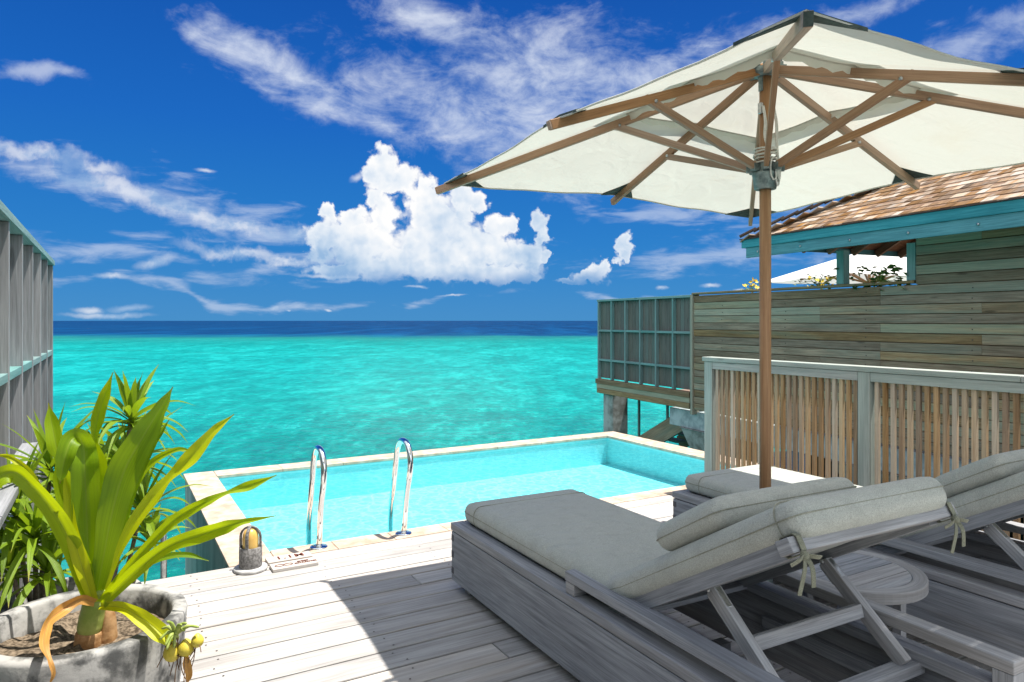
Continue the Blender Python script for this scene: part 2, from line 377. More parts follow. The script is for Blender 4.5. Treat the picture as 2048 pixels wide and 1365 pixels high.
def leafmat(name, c0, c1, tr, rib, amt=.45, yellow=None):
    T = newmat(name); uv = uvc(T); V = T.math; t = tone(T)
    x, y, z = T.xyz(T.new('ShaderNodeAttribute', attribute_name='lw').outputs['Vector'])   # x along, y across
    o = objc(T)
    n = T.noise(T.map(T.comb(x, y, t), (2, 14, 9)), 1, 3, .55)
    st = T.noise(T.map(T.comb(x, y, t), (1, 70, 9)), 1, 2, .5)
    col = T.mix(T.smooth(V('ADD', V('MULTIPLY', n, .6), V('MULTIPLY', t, .4)), .25, .7), c0, c1)
    col = T.mix(V('MULTIPLY', T.smooth(st, .42, .66), .42), col, tuple(min(1, c * 1.5) for c in c1))
    if yellow is not None:
        col = T.mix(T.smooth(V('ADD', x, V('MULTIPLY', T.noise(o, 20, 3), .25)), .98, 1.16), col, yellow)
    mid = T.smooth(V('ABSOLUTE', V('SUBTRACT', y, .5)), .012, .05, 1, 0)
    col = T.mix(V('MULTIPLY', mid, .75), col, rib)
    tip = T.smooth(V('ADD', x, V('MULTIPLY', V('SUBTRACT', T.noise(o, 60, 3), .5), .14)), .955, 1.0)
    col = T.mix(V('MULTIPLY', tip, .85), col, (.22, .11, .03))
    sp = T.smooth(T.noise(o, 55, 3, .6), .68, .76); col = T.mix(V('MULTIPLY', sp, .45), col, (.25, .20, .03))
    T.put(T.p.inputs['Base Color'], col); T.p.inputs['Roughness'].default_value = .42; T.p.inputs['Specular IOR Level'].default_value = .45
    nb = bump(T, V('ADD', st, V('MULTIPLY', mid, -1.2)), .0012, .6); T.put(T.p.inputs['Normal'], nb)
    tl = T.new('ShaderNodeBsdfTranslucent'); T.put(tl.inputs[0], T.mix(V('MULTIPLY', mid, .5), T.mix(n, tr, tuple(c * 1.25 for c in tr)), rib))
    mx = T.new('ShaderNodeMixShader'); mx.inputs[0].default_value = amt
    T.l.new(T.p.outputs[0], mx.inputs[1]); T.l.new(tl.outputs[0], mx.inputs[2]); T.l.new(mx.outputs[0], T.out.inputs[0])
    return T.m
M = {}
M['deck'] = wood('weathered_deck', (.33, .31, .295), (.60, .58, .56), .27, stain=(.40, .34, .28), stain_amt=.5, bumpd=.0015, knots=False)
M['teak'] = wood('grey_teak', (.185, .192, .212), (.43, .445, .475), .20, stain=(.27, .235, .20), stain_amt=.35, knots=False)
M['endgrain'] = wood('teak_end_grain', (.08, .075, .085), (.15, .145, .16), .1, knots=False)
M['fin'] = wood('grey_screen_timber', (.18, .185, .195), (.38, .385, .40), .22, stain=(.25, .24, .23), stain_amt=.4)
M['rail'] = wood('silvered_rail', (.27, .275, .25), (.49, .49, .45), .15, stain=(.25, .32, .295), stain_amt=.5)
M['tealrail'] = wood('teal_weathered_rail', (.12, .23, .23), (.26, .40, .39), .18, stain=(.14, .26, .24), stain_amt=.5)
M['slat'] = wood('tan_slat', (.31, .18, .09), (.62, .43, .26), .42, stain=(.36, .35, .29), stain_amt=.5)
M['cladding'] = wood('villa_cladding', (.185, .118, .066), (.48, .345, .22), .46, stain=(.19, .245, .195), stain_amt=.58)
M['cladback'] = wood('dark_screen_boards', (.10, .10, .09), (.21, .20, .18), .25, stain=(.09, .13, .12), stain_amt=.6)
M['fascia'] = wood('teal_fascia', (.05, .19, .225), (.12, .35, .39), .15, stain=(.05, .17, .22), stain_amt=.5)
M['rafter'] = wood('brown_rafter', (.16, .10, .07), (.30, .20, .14), .2)
M['umbwood'] = wood('oiled_hardwood', (.27, .155, .09), (.44, .275, .17), .15, rough=.5, spec=.4, knots=False)
M['shingle'] = wood('cedar_shingle', (.16, .078, .03), (.38, .22, .098), .6, stain=(.34, .305, .265), stain_amt=.75, grain=.5, knots=False, bumpd=.003)
M['ridge'] = wood('dark_ridge_tile', (.06, .04, .035), (.14, .10, .085), .25, knots=False)
M['cushion'] = fabric('heathered_cushion', (.29, .30, .27), (.505, .52, .475), 800, .0008)
M['piping'] = fabric('cushion_piping', (.20, .205, .16), (.33, .335, .275), 420)
M['tie'] = fabric('olive_tie', (.13, .135, .095), (.25, .255, .195))
M['canvas'] = cloth('umbrella_canvas', (.74, .73, .66), (.52, .52, .46), .40)
M['canvas2'] = cloth('parasol_canvas', (.82, .82, .80), (.7, .7, .68), .3)
M['pocket'] = plain('dark_green_pocket', (.03, .045, .04), (.06, .08, .07), 40, .85)
M['chrome'] = plain('polished_steel', (.80, .80, .80), (.86, .86, .86), 4, .05, 1, .5, 0)
M['steel'] = plain('dull_steel', (.35, .37, .37), (.55, .56, .56), 30, .35, 1, .5, .0003)
M['verdigris'] = plain('weathered_bronze', (.13, .17, .17), (.28, .33, .32), 28, .5, .6, .5, .0006)
M['rope'] = plain('cotton_cord', (.55, .54, .50), (.78, .77, .72), 300, .9, 0, .1, .0008)
M['nail'] = plain('rusty_nail', (.05, .04, .035), (.11, .085, .07), 60, .6, .3, .4, 0)
M['travertine'] = plain('travertine_coping', (.37, .275, .20), (.57, .465, .37), 9, .6, 0, .35, .0012, 9, .3, .7)
M['concrete'] = plain('pot_concrete', (.075, .075, .073), (.37, .36, .34), 7, .85, 0, .2, .003, 10, .37, .55)
M['soil'] = plain('sandy_soil', (.06, .045, .03), (.26, .20, .14), 70, .95, 0, .1, .006, 8)
M['pale_concrete'] = plain('pale_concrete', (.36, .40, .40), (.62, .66, .66), 5, .85, 0, .2, .0015, 8)
M['beamconcrete'] = plain('beam_concrete', (.22, .27, .28), (.40, .46, .47), 5, .85, 0, .2, .0015, 8)
M['pile'] = plain('stained_pile', (.14, .13, .115), (.38, .385, .37), 3.2, .85, 0, .2, .003, 9, .35, .68)
M['undershade'] = plain('underfloor_shade', (.012, .016, .014), (.05, .06, .05), 2.5, .9, 0, .2, .004, 9)  # near-black colour stands for the shade under the villa
M['lampstone'] = plain('rough_lamp_stone', (.10, .095, .09), (.25, .24, .235), 70, .8, 0, .25, .0015, 8)
M['lampbase'] = plain('pale_lamp_base', (.36, .35, .34), (.52, .51, .50), 20, .7)
M['amber'] = plain('amber_glass', (.66, .40, .10), (.80, .58, .20), 6, .3, 0, .5, 0)
M['ink'] = plain('burnt_lettering', (.10, .03, .02), (.16, .06, .045), 50, .8, 0, .1, 0)
M['husk'] = plain('dry_husk', (.26, .13, .05), (.48, .29, .14), 18, .85, 0, .15, .002, 7)
M['bulb'] = plain('yellow_bulb', (.50, .40, .03), (.70, .56, .10), 14, .45, 0, .4, .001)
M['stem'] = plain('green_stem', (.22, .30, .05), (.42, .46, .13), 10, .5, 0, .35, .001)
M['bark'] = plain('grey_bark', (.12, .10, .08), (.24, .2, .16), 30, .9)
M['root'] = plain('brown_root', (.08, .045, .025), (.2, .12, .07), 40, .9, 0, .1, 0)
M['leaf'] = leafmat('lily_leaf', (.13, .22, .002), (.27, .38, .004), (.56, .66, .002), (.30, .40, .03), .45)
M['leafshade'] = leafmat('shaded_lily_leaf', (.075, .155, .002), (.17, .28, .004), (.32, .45, .002), (.26, .36, .03), .4)  # lily leaf with shade put into its colour
M['sunleaf'] = leafmat('sunlit_lily_leaf', (.36, .42, .004), (.52, .54, .008), (.62, .64, .004), (.42, .46, .03), .4)  # lily leaf with sunlight put into its colour
M['dry'] = leafmat('withered_leaf', (.44, .19, .035), (.58, .32, .09), (.5, .22, .04), (.4, .2, .08), .3)
M['narrow'] = leafmat('narrow_leaf', (.075, .15, .010), (.19, .29, .018), (.32, .46, .012), (.2, .3, .04), .36, yellow=(.42, .36, .05))
M['creeper'] = leafmat('creeper_leaf', (.03, .085, .02), (.06, .15, .035), (.08, .2, .03), (.1, .2, .06), .3)
M['flower'] = plain('yellow_blossom', (.6, .42, .03), (.75, .6, .08), 30, .6)

# ------------------------------------------------------------------ sea
ZSEA = -1.6
def sea_mat():
    T = newmat('reef_sea'); V = T.math
    pos = T.new('ShaderNodeNewGeometry').outputs['Position']
    far = T.vm('DOT_PRODUCT', pos, tuple(FW)); lat = T.vm('DOT_PRODUCT', pos, tuple(RT))
    q = T.comb(lat, far)
    n1 = T.noise(T.map(q, (.012, .03, 1)), 1, 6, .6, .5)
    n2 = T.noise(T.map(q, (.22, .10, 1)), 1, 9, .74, .4)
    n3 = T.noise(T.map(q, (1.2, .5, 1)), 1, 6, .7, .3)
    n1b = T.noise(T.map(q, (.06, .02, 1)), 1, 5, .65)
    fw = V('ADD', far, V('MULTIPLY', V('ADD', V('SUBTRACT', n1, .5), V('MULTIPLY', V('SUBTRACT', n1b, .5), .7)), V('MULTIPLY', far, .40)))
    # log distance: 0 at 8 m, 1 at 800 m
    lg = V('MULTIPLY', V('LOGARITHM', V('DIVIDE', V('MAXIMUM', fw, 4.0), 8.0), 10.0), .5)
    col = T.ramp(lg, [(0, (.002, .125, .105)), (.12, (.002, .18, .155)), (.24, (.001, .225, .195)), (.38, (.001, .235, .218)), (.50, (.002, .215, .20)), (.555, (.004, .175, .165)), (.60, (.012, .14, .135)), (.632, (.004, .055, .12)), (.66, (.003, .030, .095)), (.85, (.003, .026, .085)), (1, (.003, .024, .08))])
    near = T.smooth(lg, .66, .5)
    n4 = T.noise(T.map(q, (4.5, 2.4, 1)), 1, 4, .7, .3)
    pat = V('ADD', V('ADD', V('MULTIPLY', n2, .36), V('MULTIPLY', n3, .34)), V('MULTIPLY', n4, .30))
    col = T.mix(V('MULTIPLY', T.smooth(pat, .515, .435), V('MULTIPLY', near, .62)), col, T.mix(1.0, col, (.5, .52, .54), 'MULTIPLY'))
    col = T.mix(V('MULTIPLY', T.smooth(pat, .505, .575), V('MULTIPLY', near, .75)), col, T.mix(1.0, T.mix(1.0, col, (1.5, 1.5, 1.5), 'MULTIPLY'), (.012, .03, .03), 'ADD'))
    fz = T.noise(T.map(q, (.09, .012, 1)), 1, 6, .7, .2)       # wind texture on the deep water
    deep = T.smooth(lg, .60, .66)
    col = T.mix(V('MULTIPLY', deep, T.smooth(fz, .42, .62)), col, T.mix(1.0, col, (1.3, 1.75, 1.55), 'MULTIPLY'))
    wc = T.smooth(T.noise(T.map(q, (.16, .03, 1), (5, 9, 0)), 1, 3, .6), .735, .76)
    col = T.mix(V('MULTIPLY', V('MULTIPLY', deep, wc), .6), col, (.5, .55, .58))
    spots = T.smooth(T.noise(T.map(q, (.05, .16, 1), (7, 3, 0)), 1, 5, .6, .6), .60, .74)
    col = T.mix(V('MULTIPLY', V('MULTIPLY', spots, near), T.smooth(lg, .3, .5, .25, .75)), col, (.010, .085, .08))
    T.put(T.p.inputs['Base Color'], col); T.put(T.p.inputs['Roughness'], T.lin(lg, 0, .7, .10, .6)); T.p.inputs['IOR'].default_value = 1.33
    T.put(T.p.inputs['Specular IOR Level'], T.lin(lg, 0, .6, .38, .03))
    w1 = T.noise(T.map(q, (1.1, 2.6, 1)), 1, 4, .55, .6); w2 = T.noise(T.map(q, (5, 9, 1)), 1, 4, .6, .5); w3 = T.noise(T.map(q, (.25, .5, 1)), 1, 3, .5)
    h = V('ADD', V('ADD', V('MULTIPLY', w1, .5), V('MULTIPLY', w2, .16)), V('MULTIPLY', w3, .9))
    T.put(T.p.inputs['Normal'], bump(T, h, .42, .8))
    return T.m
m = MB(); S_ = 40000
m.add([(-S_, -S_, ZSEA), (S_, -S_, ZSEA), (S_, S_, ZSEA), (-S_, S_, ZSEA)], [(0, 1, 2, 3)])
tag(m.build('sea', sea_mat()), kind='structure')

# ------------------------------------------------------------------ deck
DY1, DX0 = 4.55, -.52
PITCH = .168
def build_deck():
    m = MB(); y = DY1; k = 0
    while y > -3.2:
        y0 = y - PITCH + .011; x = DX0
        cuts = [DX0]
        if k % 3 == 1: cuts.append(1.55 + (k % 2) * 1.1)
        cuts.append(4.62)
        for a, b in zip(cuts[:-1], cuts[1:]):
            m.bb(a + (.002 if a > DX0 else 0), b - .002, y0, y - .001, -.035, rnd.uniform(-.002, .0), tone=rnd.random())
        for xj in (-.35, .42, 1.12, 1.82, 2.52, 3.2, 3.9, 4.5):
            for yy in (y0 + .035, y - .04):
                cx, cy = xj + rnd.uniform(-.03, .03), yy + rnd.uniform(-.008, .008)
                r = .0048; n = 8
                m.add([(cx + r * math.cos(i * 6.283 / n), cy + r * math.sin(i * 6.283 / n), .0012) for i in range(n)], [tuple(range(n))], mi=1)
        y -= PITCH; k += 1
    o = m.build('deck', [M['deck'], M['nail']], bevel=.003, seg=1)
    tag(o, kind='structure')
    m = MB()
    for xj in (-.35, .42, 1.12, 1.82, 2.52, 3.2, 3.9, 4.5): m.bb(xj - .03, xj + .03, -3.1, DY1 - .03, -.19, -.042)
    m.bb(DX0 + .02, 4.6, DY1 - .05, DY1 - .012, -.26, -.038)
    tag(m.build('deck_joists', M['rafter']), kind='structure')
build_deck()

# ------------------------------------------------------------------ pool
PX0, PX1, PY0, PY1 = .90, 5.66, 4.735, 7.31
ZW, ZF = -.055, -.37
def tile_mat():
    T = newmat('pool_mosaic'); V = T.math; o = objc(T)
    x, y, z = T.xyz(o)
    def grid(a): return T.smooth(V('ABSOLUTE', V('SUBTRACT', V('FRACT', V('MULTIPLY', a, 42.0)), .5)), .42, .48)
    gl = V('MAXIMUM', V('MAXIMUM', grid(x), grid(y)), grid(z))
    cell = T.vm('FLOOR', T.scale(o, 42.0))
    wn = T.new('ShaderNodeTexWhiteNoise'); T.put(wn.inputs[0], cell)
    col = T.mix(wn.outputs[0], (.27, .69, .72), (.32, .75, .78))
    col = T.mix(V('MULTIPLY', gl, .25), col, (.42, .74, .76))
    T.put(T.p.inputs['Base Color'], col); T.p.inputs['Roughness'].default_value = .3
    return T.m
def pool_water_mat():
    T = newmat('pool_water_surface'); V = T.math; o = objc(T)
    w1 = T.noise(T.map(o, (1, 1.3, 1)), 5, 3, .5, .6); w2 = T.noise(o, 17, 3, .5, .4)
    h = V('ADD', w1, V('MULTIPLY', w2, .25))
    nb = bump(T, h, .03, .5)
    gl = T.new('ShaderNodeBsdfGlossy'); gl.inputs['Roughness'].default_value = .03; T.put(gl.inputs['Normal'], nb)
    fr = T.new('ShaderNodeFresnel'); fr.inputs[0].default_value = 1.33; T.put(fr.inputs['Normal'], nb)
    # caustic light pattern put into the tint of the water
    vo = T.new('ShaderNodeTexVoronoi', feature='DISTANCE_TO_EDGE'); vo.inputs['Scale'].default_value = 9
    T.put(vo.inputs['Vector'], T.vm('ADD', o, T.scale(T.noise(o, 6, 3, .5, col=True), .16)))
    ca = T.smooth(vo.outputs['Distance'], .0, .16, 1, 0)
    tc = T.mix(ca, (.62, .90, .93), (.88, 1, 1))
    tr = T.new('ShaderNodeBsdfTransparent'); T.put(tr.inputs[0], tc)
    mx = T.new('ShaderNodeMixShader'); T.put(mx.inputs[0], V('MULTIPLY', fr.outputs[0], .55)); T.l.new(tr.outputs[0], mx.inputs[1]); T.l.new(gl.outputs[0], mx.inputs[2])
    T.l.new(mx.outputs[0], T.out.inputs[0])
    return T.m
def coping(m, x0, x1, y0, y1, along, step):
    a0, a1 = (x0, x1) if along == 'x' else (y0, y1); a = a0
    while a < a1 - .02:
        b = min(a1, a + step)
        if a1 - b < .15: b = a1
        if along == 'x': m.bb(a + .0015, b - .0015, y0, y1, -.03, .0, tone=rnd.random())
        else: m.bb(x0, x1, a + .0015, b - .0015, -.03, .0, tone=rnd.random())
        a = b
pool = tag(empty('swimming_pool', (PX0, PY0, ZF)), 'plunge pool with pale stone coping and cyan mosaic, beyond the deck edge', 'pool')
def at_pool(o):
    o.parent = pool; o.location = -Vector(pool.location); return o
m = MB(); cx = PX0; e = .002
m.add([(PX0, PY0, ZF), (PX1, PY0, ZF), (PX1, PY1, ZF), (PX0, PY1, ZF)], [(0, 1, 2, 3)])
TILE = tile_mat()
at_pool(m.build('pool_floor', TILE))
m = MB()
for (x0, x1, y0, y1) in ((PX0 - .02, PX0, PY0, PY1), (PX1, PX1 + .02, PY0, PY1), (PX0 - .02, PX1 + .02, PY0 - .02, PY0), (PX0 - .02, PX1 + .02, PY1, PY1 + .02)):
    m.bb(x0, x1, y0, y1, ZF - .02, -.033)
at_pool(m.build('tiled_wall', TILE))
m = MB()
for (x0, x1, y0, y1) in ((.655, PX0 - .022, DY1 + .02, 7.53), (PX1 + .022, 5.92, DY1 + .02, 7.53), (PX0 - .022, PX1 + .022, DY1 + .02, PY0 - .022), (PX0 - .022, PX1 + .022, PY1 + .022, 7.53)):
    m.bb(x0, x1, y0, y1, ZSEA - .6, -.034)
T = newmat('rendered_pool_shell'); o_ = objc(T); V_ = T.math; zz = T.xyz(o_)[2]
n_ = T.noise(T.map(o_, (5, 5, 1.2)), 1, 8, .62, .3)
c_ = T.mix(T.smooth(n_, .3, .7), (.20, .24, .21), (.42, .46, .42)); c_ = T.mix(T.smooth(V_('ADD', zz, V_('MULTIPLY', n_, .5)), -.9, -1.3), c_, (.05, .10, .08))
T.put(T.p.inputs['Base Color'], c_); T.p.inputs['Roughness'].default_value = .85; T.put(T.p.inputs['Normal'], bump(T, n_, .004, .6))
at_pool(m.build('outer_shell', T.m))
m = MB(); coping(m, .64, PX0 + .012, DY1 + .012, 7.55, 'y', 1.0); at_pool(m.build('coping', M['travertine'], bevel=.004))
m = MB(); coping(m, PX1 - .012, 5.94, DY1 + .012, 7.55, 'y', .62); at_pool(m.build('coping', M['travertine'], bevel=.004))
m = MB(); coping(m, PX0 + .014, PX1 - .014, PY1 - .012, 7.55, 'x', .62); at_pool(m.build('coping', M['travertine'], bevel=.004))
m = MB(); coping(m, PX0 + .014, PX1 - .014, DY1 + .012, PY0 + .012, 'x', .40); at_pool(m.build('coping', M['travertine'], bevel=.004))
m = MB(); m.add([(PX0, PY0, ZW), (PX1, PY0, ZW), (PX1, PY1, ZW), (PX0, PY1, ZW)], [(0, 1, 2, 3)])
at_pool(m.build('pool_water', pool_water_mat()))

# chrome ladder over the near coping
def bez(pts, n=14):
    """Catmull-Rom through pts"""
    pts = [Vector(p) for p in pts]; P = [pts[0] * 2 - pts[1]] + pts + [pts[-1] * 2 - pts[-2]]; out = []
    for i in range(1, len(P) - 2):
        for k in range(n):
            t = k / n; a, b, c, d = P[i - 1], P[i], P[i + 1], P[i + 2]
            out.append(.5 * ((2 * b) + (c - a) * t + (2 * a - 5 * b + 4 * c - d) * t * t + (3 * b - a - 3 * c + d) * t ** 3))
    out.append(P[-2]); return out
lad = tag(empty('pool_ladder', (1.21, 4.655, 0)), 'chrome ladder with two arched handrails over the near pool edge', 'pool ladder')
for dx in (0, .595):
    m = MB()
    m.tube(bez([(dx, 0, .004), (dx, -.06, .28), (dx, -.125, .47), (dx, -.12, .575), (dx, -.06, .645), (dx, .045, .648), (dx, .12, .58), (dx, .155, .45), (dx, .21, .25), (dx, .26, .06), (dx, .27, -.30)], 10), .0205, 18)
    rail = m.build('handrail', M['chrome'], lad)
    m = MB(); m.lathe((dx, 0, 0), [(.0001, .012), (.024, .013), (.054, .009), (.058, .004), (.058, .0)], 32)
    m.build('flange', M['chrome'], rail)
m = MB()
m.bb(.022, .573, .235, .30, -.20, -.18); m.build('tread', M['steel'], lad, bevel=.004)
# sea ladder post at the deck edge
m = MB(); m.tube(bez([(0, 0, -1.2), (0, 0, 0), (0, 0, .2), (0, .01, .245), (0, .04, .262), (0, .07, .24), (0, .08, .18), (0, .08, -1.2)], 8), .015, 14)
tag(m.build('sea_ladder_rail', M['steel'], loc=(.285, 4.565, 0)), 'thin steel post at the deck edge beside the pool, for the stairs into the sea', 'handrail')

# ------------------------------------------------------------------ bollard lamp and depth boards
lamp = tag(empty('bollard_lamp', (.745, 4.44, .0)), 'small grey stone candle lamp with domed ribs and amber glass on the deck', 'lamp')
m = MB(); m.lathe((0, 0, 0), [(.0001, .0), (.094, .0), (.097, .006), (.097, .016), (.092, .021), (.0001, .022)], 48); m.build('base_plate', M['lampbase'], lamp)
m = MB(); m.lathe((0, 0, 0), [(.064, .021), (.066, .03), (.066, .138), (.062, .142), (.055, .142), (.055, .125), (.0001, .125)], 48); m.build('body', M['lampstone'], lamp)
m = MB()
for k in range(4):
    a = R(45 + 15) + k * math.pi / 2; ca, sa = math.cos(a), math.sin(a); pts = []
    for t in range(11):
        q = t / 10
        if q < .5: r, z = .060, .14 + .06 * q / .5
        else:
            b = (q - .5) / .5 * math.pi / 2; r, z = .060 * math.cos(b), .20 + .060 * math.sin(b)
        pts.append((r * ca, r * sa, z))
    for p0, p1 in zip(pts[:-1], pts[1:]): m.bar(p0, p1, .017, .011, up=(ca * .5, sa * .5, 1 if p1[2] > .24 else .01), tone=.5)
m.build('dome_rib', M['lampstone'], lamp)
m = MB(); m.lathe((0, 0, 0), [(.046, .126), (.047, .19), (.044, .215), (.036, .236), (.022, .248), (.0001, .252)], 32); m.build('glass', M['amber'], lamp)
def text(body, size, loc, parent, spacing=1.0):
    c = bpy.data.curves.new('lettering', 'FONT'); c.body = body; c.size = size; c.extrude = .0006; c.space_character = spacing; c.offset = .0016
    c.materials.append(M['ink']); t = bpy.data.objects.new('lettering', c); COL.objects.link(t)
    bpy.context.view_layer.update(); me = bpy.data.meshes.new_from_object(t.evaluated_get(bpy.context.evaluated_depsgraph_get())); bpy.data.objects.remove(t)
    o = bpy.data.objects.new('lettering', me); COL.objects.link(o); o.parent = parent; o.location = loc; return o
m = MB(); m.bb(-.135, .135, -.052, .052, 0, .02, tone=.9)
b1 = tag(m.build('depth_board', M['deck'], bevel=.003, loc=(.985, 4.505, .0)), 'pale wooden board reading 1.1M lying against the coping', 'sign')
text('1.1M', .078, (-.082, -.026, .0218), b1, 1.15)
m = MB(); m.bb(-.135, .135, -.055, .055, 0, .02, tone=.85)
b2 = tag(m.build('warning_board', M['deck'], bevel=.003, loc=(.985, 4.368, .0)), 'pale wooden board with looped emblem and two lines of small lettering', 'sign')
text('DEEP', .026, (.022, .006, .0218), b2, 1.2); text('CHANNEL', .026, (.0, -.022, .0218), b2, 1.2)
m = MB()
for sx in (-1, 1):
    m.tube([(-.062 + sx * .026 + .026 * math.cos(t * .3307) * (1 if sx > 0 else 1), -.005 + .017 * math.sin(t * .3307), .021) for t in range(20)], .0026, 6)
m.build('emblem', M['ink'], b2)

# ------------------------------------------------------------------ sun loungers
def rbox(m, cx, cy, cz, sx, sy, sz, r, n=(18, 24, 6), puff=.0, fn=None, tone=.5):
    """cushion: rounded box with slightly swollen faces; fn bends the result"""
    def face(ax, sgn):
        o = [i for i in range(3) if i != ax]; nn = [n[o[0]], n[o[1]]]; P = []
        for i in range(nn[0] + 1):
            row = []
            for j in range(nn[1] + 1):
                q = [0, 0, 0]; q[ax] = sgn
                ti, tj = 2 * i / nn[0] - 1, 2 * j / nn[1] - 1
                q[o[0]] = math.sin(ti * math.pi / 2) * .35 + ti * .65; q[o[1]] = math.sin(tj * math.pi / 2) * .35 + tj * .65
                h = Vector((sx / 2, sy / 2, sz / 2)); p = Vector((q[0] * h.x, q[1] * h.y, q[2] * h.z))
                rr = min(r, h.x * .98, h.y * .98, h.z * .98)
                c = Vector([max(-h[k] + rr, min(h[k] - rr, p[k])) for k in range(3)]); d = p - c
                p = c + d.normalized() * rr if d.length > 1e-6 else p
                if puff and ax == 2: p.z += sgn * puff * (1 - q[0] ** 4) * (1 - q[1] ** 4)
                elif puff: p[ax] += sgn * puff * .5 * (1 - q[2] ** 2) * (1 - q[o[0]] ** 4)
                p += Vector((cx, cy, cz)); row.append(fn(p) if fn else p)
            P.append(row)
        if (sgn > 0) == (ax != 1): P = P[::1]
        else: P = P[::-1]
        m.grid(P, tone)
    for ax in range(3):
        for sg in (-1, 1): face(ax, sg)
def loopbox(cx, cy, z, sx, sy, r, fn=None, n=10):
    pts = []; hx, hy = sx / 2, sy / 2
    cs = [(hx - r, hy - r, 0), (-hx + r, hy - r, 90), (-hx + r, -hy + r, 180), (hx - r, -hy + r, 270)]
    for i, (ax, ay, a0) in enumerate(cs):
        for k in range(n + 1):
            a = R(a0 + 90 * k / n); pts.append(Vector((cx + ax + r * math.cos(a), cy + ay + r * math.sin(a), z)))
        bx, by, b0 = cs[(i + 1) % 4]; e = Vector((cx + bx + r * math.cos(R(b0)), cy + by + r * math.sin(R(b0)), z)); s0 = pts[-1]
        for k in range(1, 16): pts.append(s0.lerp(e, k / 16))
    pts.append(pts[0].copy()); pts.append(pts[1].copy())
    return [fn(p) if fn else p for p in pts]
LW, LL = .84, 2.40
FOLD, ANG, ZM = 1.40, R(30.5), .37
def bendf(p):
    """fold the mattress: p.y is -(distance from foot); above FOLD it climbs at ANG"""
    v = -p.y; n = p.z; Rb = .22; arc = Rb * ANG; v0 = FOLD - arc / 2
    if v <= v0: return Vector((p.x, -v, ZM + n))
    if v < v0 + arc: a = (v - v0) / Rb; return Vector((p.x, -(v0 + (Rb - n) * math.sin(a)), ZM + Rb - (Rb - n) * math.cos(a)))
    t = v - v0 - arc; a = ANG
    return Vector((p.x, -(v0 + (Rb - n) * math.sin(a) + t * math.cos(a)), ZM + Rb - (Rb - n) * math.cos(a) + t * math.sin(a)))
def make_lounger():
    root = empty('sun_lounger')
    w = M['teak']
    # box base: side panels, foot panel
    m = MB()
    for x0, x1 in ((0, .03), (LW - .03, LW)):
        m.bb(x0, x1, -LL, 0, .055, .325)
    for sx in (0, LW - .03):
        for zz in (.11, .2, .29): m.bb(sx - .0015, sx + .0315, -.032, .0015, zz - .018, zz + .018, tone=.3, mi=1)
    m.build('side_panel', [w, M['endgrain']], root, bevel=.003)
    m = MB(); m.bb(.0315, LW - .0315, -.03, -.0005, .055, .325); m.build('foot_panel', w, root, bevel=.003)
    for q in ((-.004, .078, -LL, .004), (LW - .078, LW + .004, -LL, .004), (.0795, LW - .0795, -.075, .004)):
        m = MB(); m.bb(*q, .331, .372); m.build('top_rim', w, root, bevel=.004)
    m = MB()
    for k in range(10):
        v = .12 + k * .135; m.bb(.08, LW - .08, -v - .1, -v, .342, .362)
    m.build('seat_slats', w, root, bevel=.002)
    for x in (.05, LW - .11):
        for v in (.07, 1.25, LL - .12):
            m = MB(); m.bb(x, x + .06, -v - .06, -v, 0, .054); m.build('foot', w, root, bevel=.003)
    # ledgers and cross rails seen under the raised back
    for x0 in (.032, LW - .072): m = MB(); m.bb(x0, x0 + .04, -LL + .042, -1.5, .20, .25); m.build('ledger', w, root, bevel=.003)
    m = MB(); m.bb(.032, LW - .032, -LL + .002, -LL + .04, .06, .26); m.build('head_panel', w, root, bevel=.003)
    m = MB(); m.bb(.05, LW - .05, -2.185, -2.125, .30, .34); m.build('prop_rest', w, root, bevel=.004)
    # arms
    for s in (0, 1):
        xa = .004 if s == 0 else LW - .074
        m = MB(); m.bb(xa, xa + .07, -2.468, -1.15, .422, .462); arm = m.build('armrest', w, root, bevel=.004)
        m = MB(); m.bb(xa + .002, xa + .066, -1.215, -1.152, .3725, .421); m.build('arm_post', w, arm, bevel=.003)
        m = MB(); m.bb(xa + .002, xa + .066, -2.466, -2.404, .0, .421); m.build('arm_post', w, arm, bevel=.003)
    # reclining back frame
    def B(x, t, n): # point on the back plane: t along, n above the frame underside
        a = ANG; y0, z0 = FOLD - .03, ZM - .045
        return Vector((x, -(y0 + t * math.cos(a) - n * math.sin(a)), z0 + t * math.sin(a) + n * math.cos(a)))
    up = B(0, 0, 1) - B(0, 0, 0)
    bf = None
    m = MB(); m.bar(B(.02, 1.027, .022), B(LW - .02, 1.027, .022), .052, .044, up); bf = m.build('back_frame', w, root, bevel=.003)
    for x in (.085, LW - .085): m = MB(); m.bar(B(x, 0, .018), B(x, 1.0, .018), .045, .056, up); m.build('side_rail', w, bf, bevel=.003)
    m = MB()
    for k in range(10): t = .04 + k * .094; m.bar(B(.11, t + .04, .034), B(LW - .11, t + .04, .034), .084, .016, up)
    m.build('back_slats', w, bf, bevel=.002)
    # prop legs with hinges
    for x in (.135, LW - .135):
        m = MB(); a = B(x, .56, -.012); b = Vector((x, -2.165, .345)); m.bar(a, b, .034, .048, up=(0, 1, .3)); pl = m.build('prop_leg', w, root, bevel=.003)
        m = MB(); d = (b - a).normalized(); m.bar(a + Vector((0, -.002, -.006)), a + d * .075 + Vector((0, -.002, -.006)), .022, .056, up=(0, 1, .3))
        m.tube([a + Vector((-.024, 0, .0)), a + Vector((.024, 0, .0))], .008, 10); m.build('hinge', M['steel'], pl, bevel=.002)
    m = MB(); a = B(.135, .56, -.012); b = Vector((.135, -2.165, .345)); c = a.lerp(b, .5); m.bar(c + Vector((.018, 0, 0)), c + Vector((LW - .27 - .018, 0, 0)), .045, .03, up=(0, 1, -.3)); m.build('stretcher', w, root, bevel=.003)
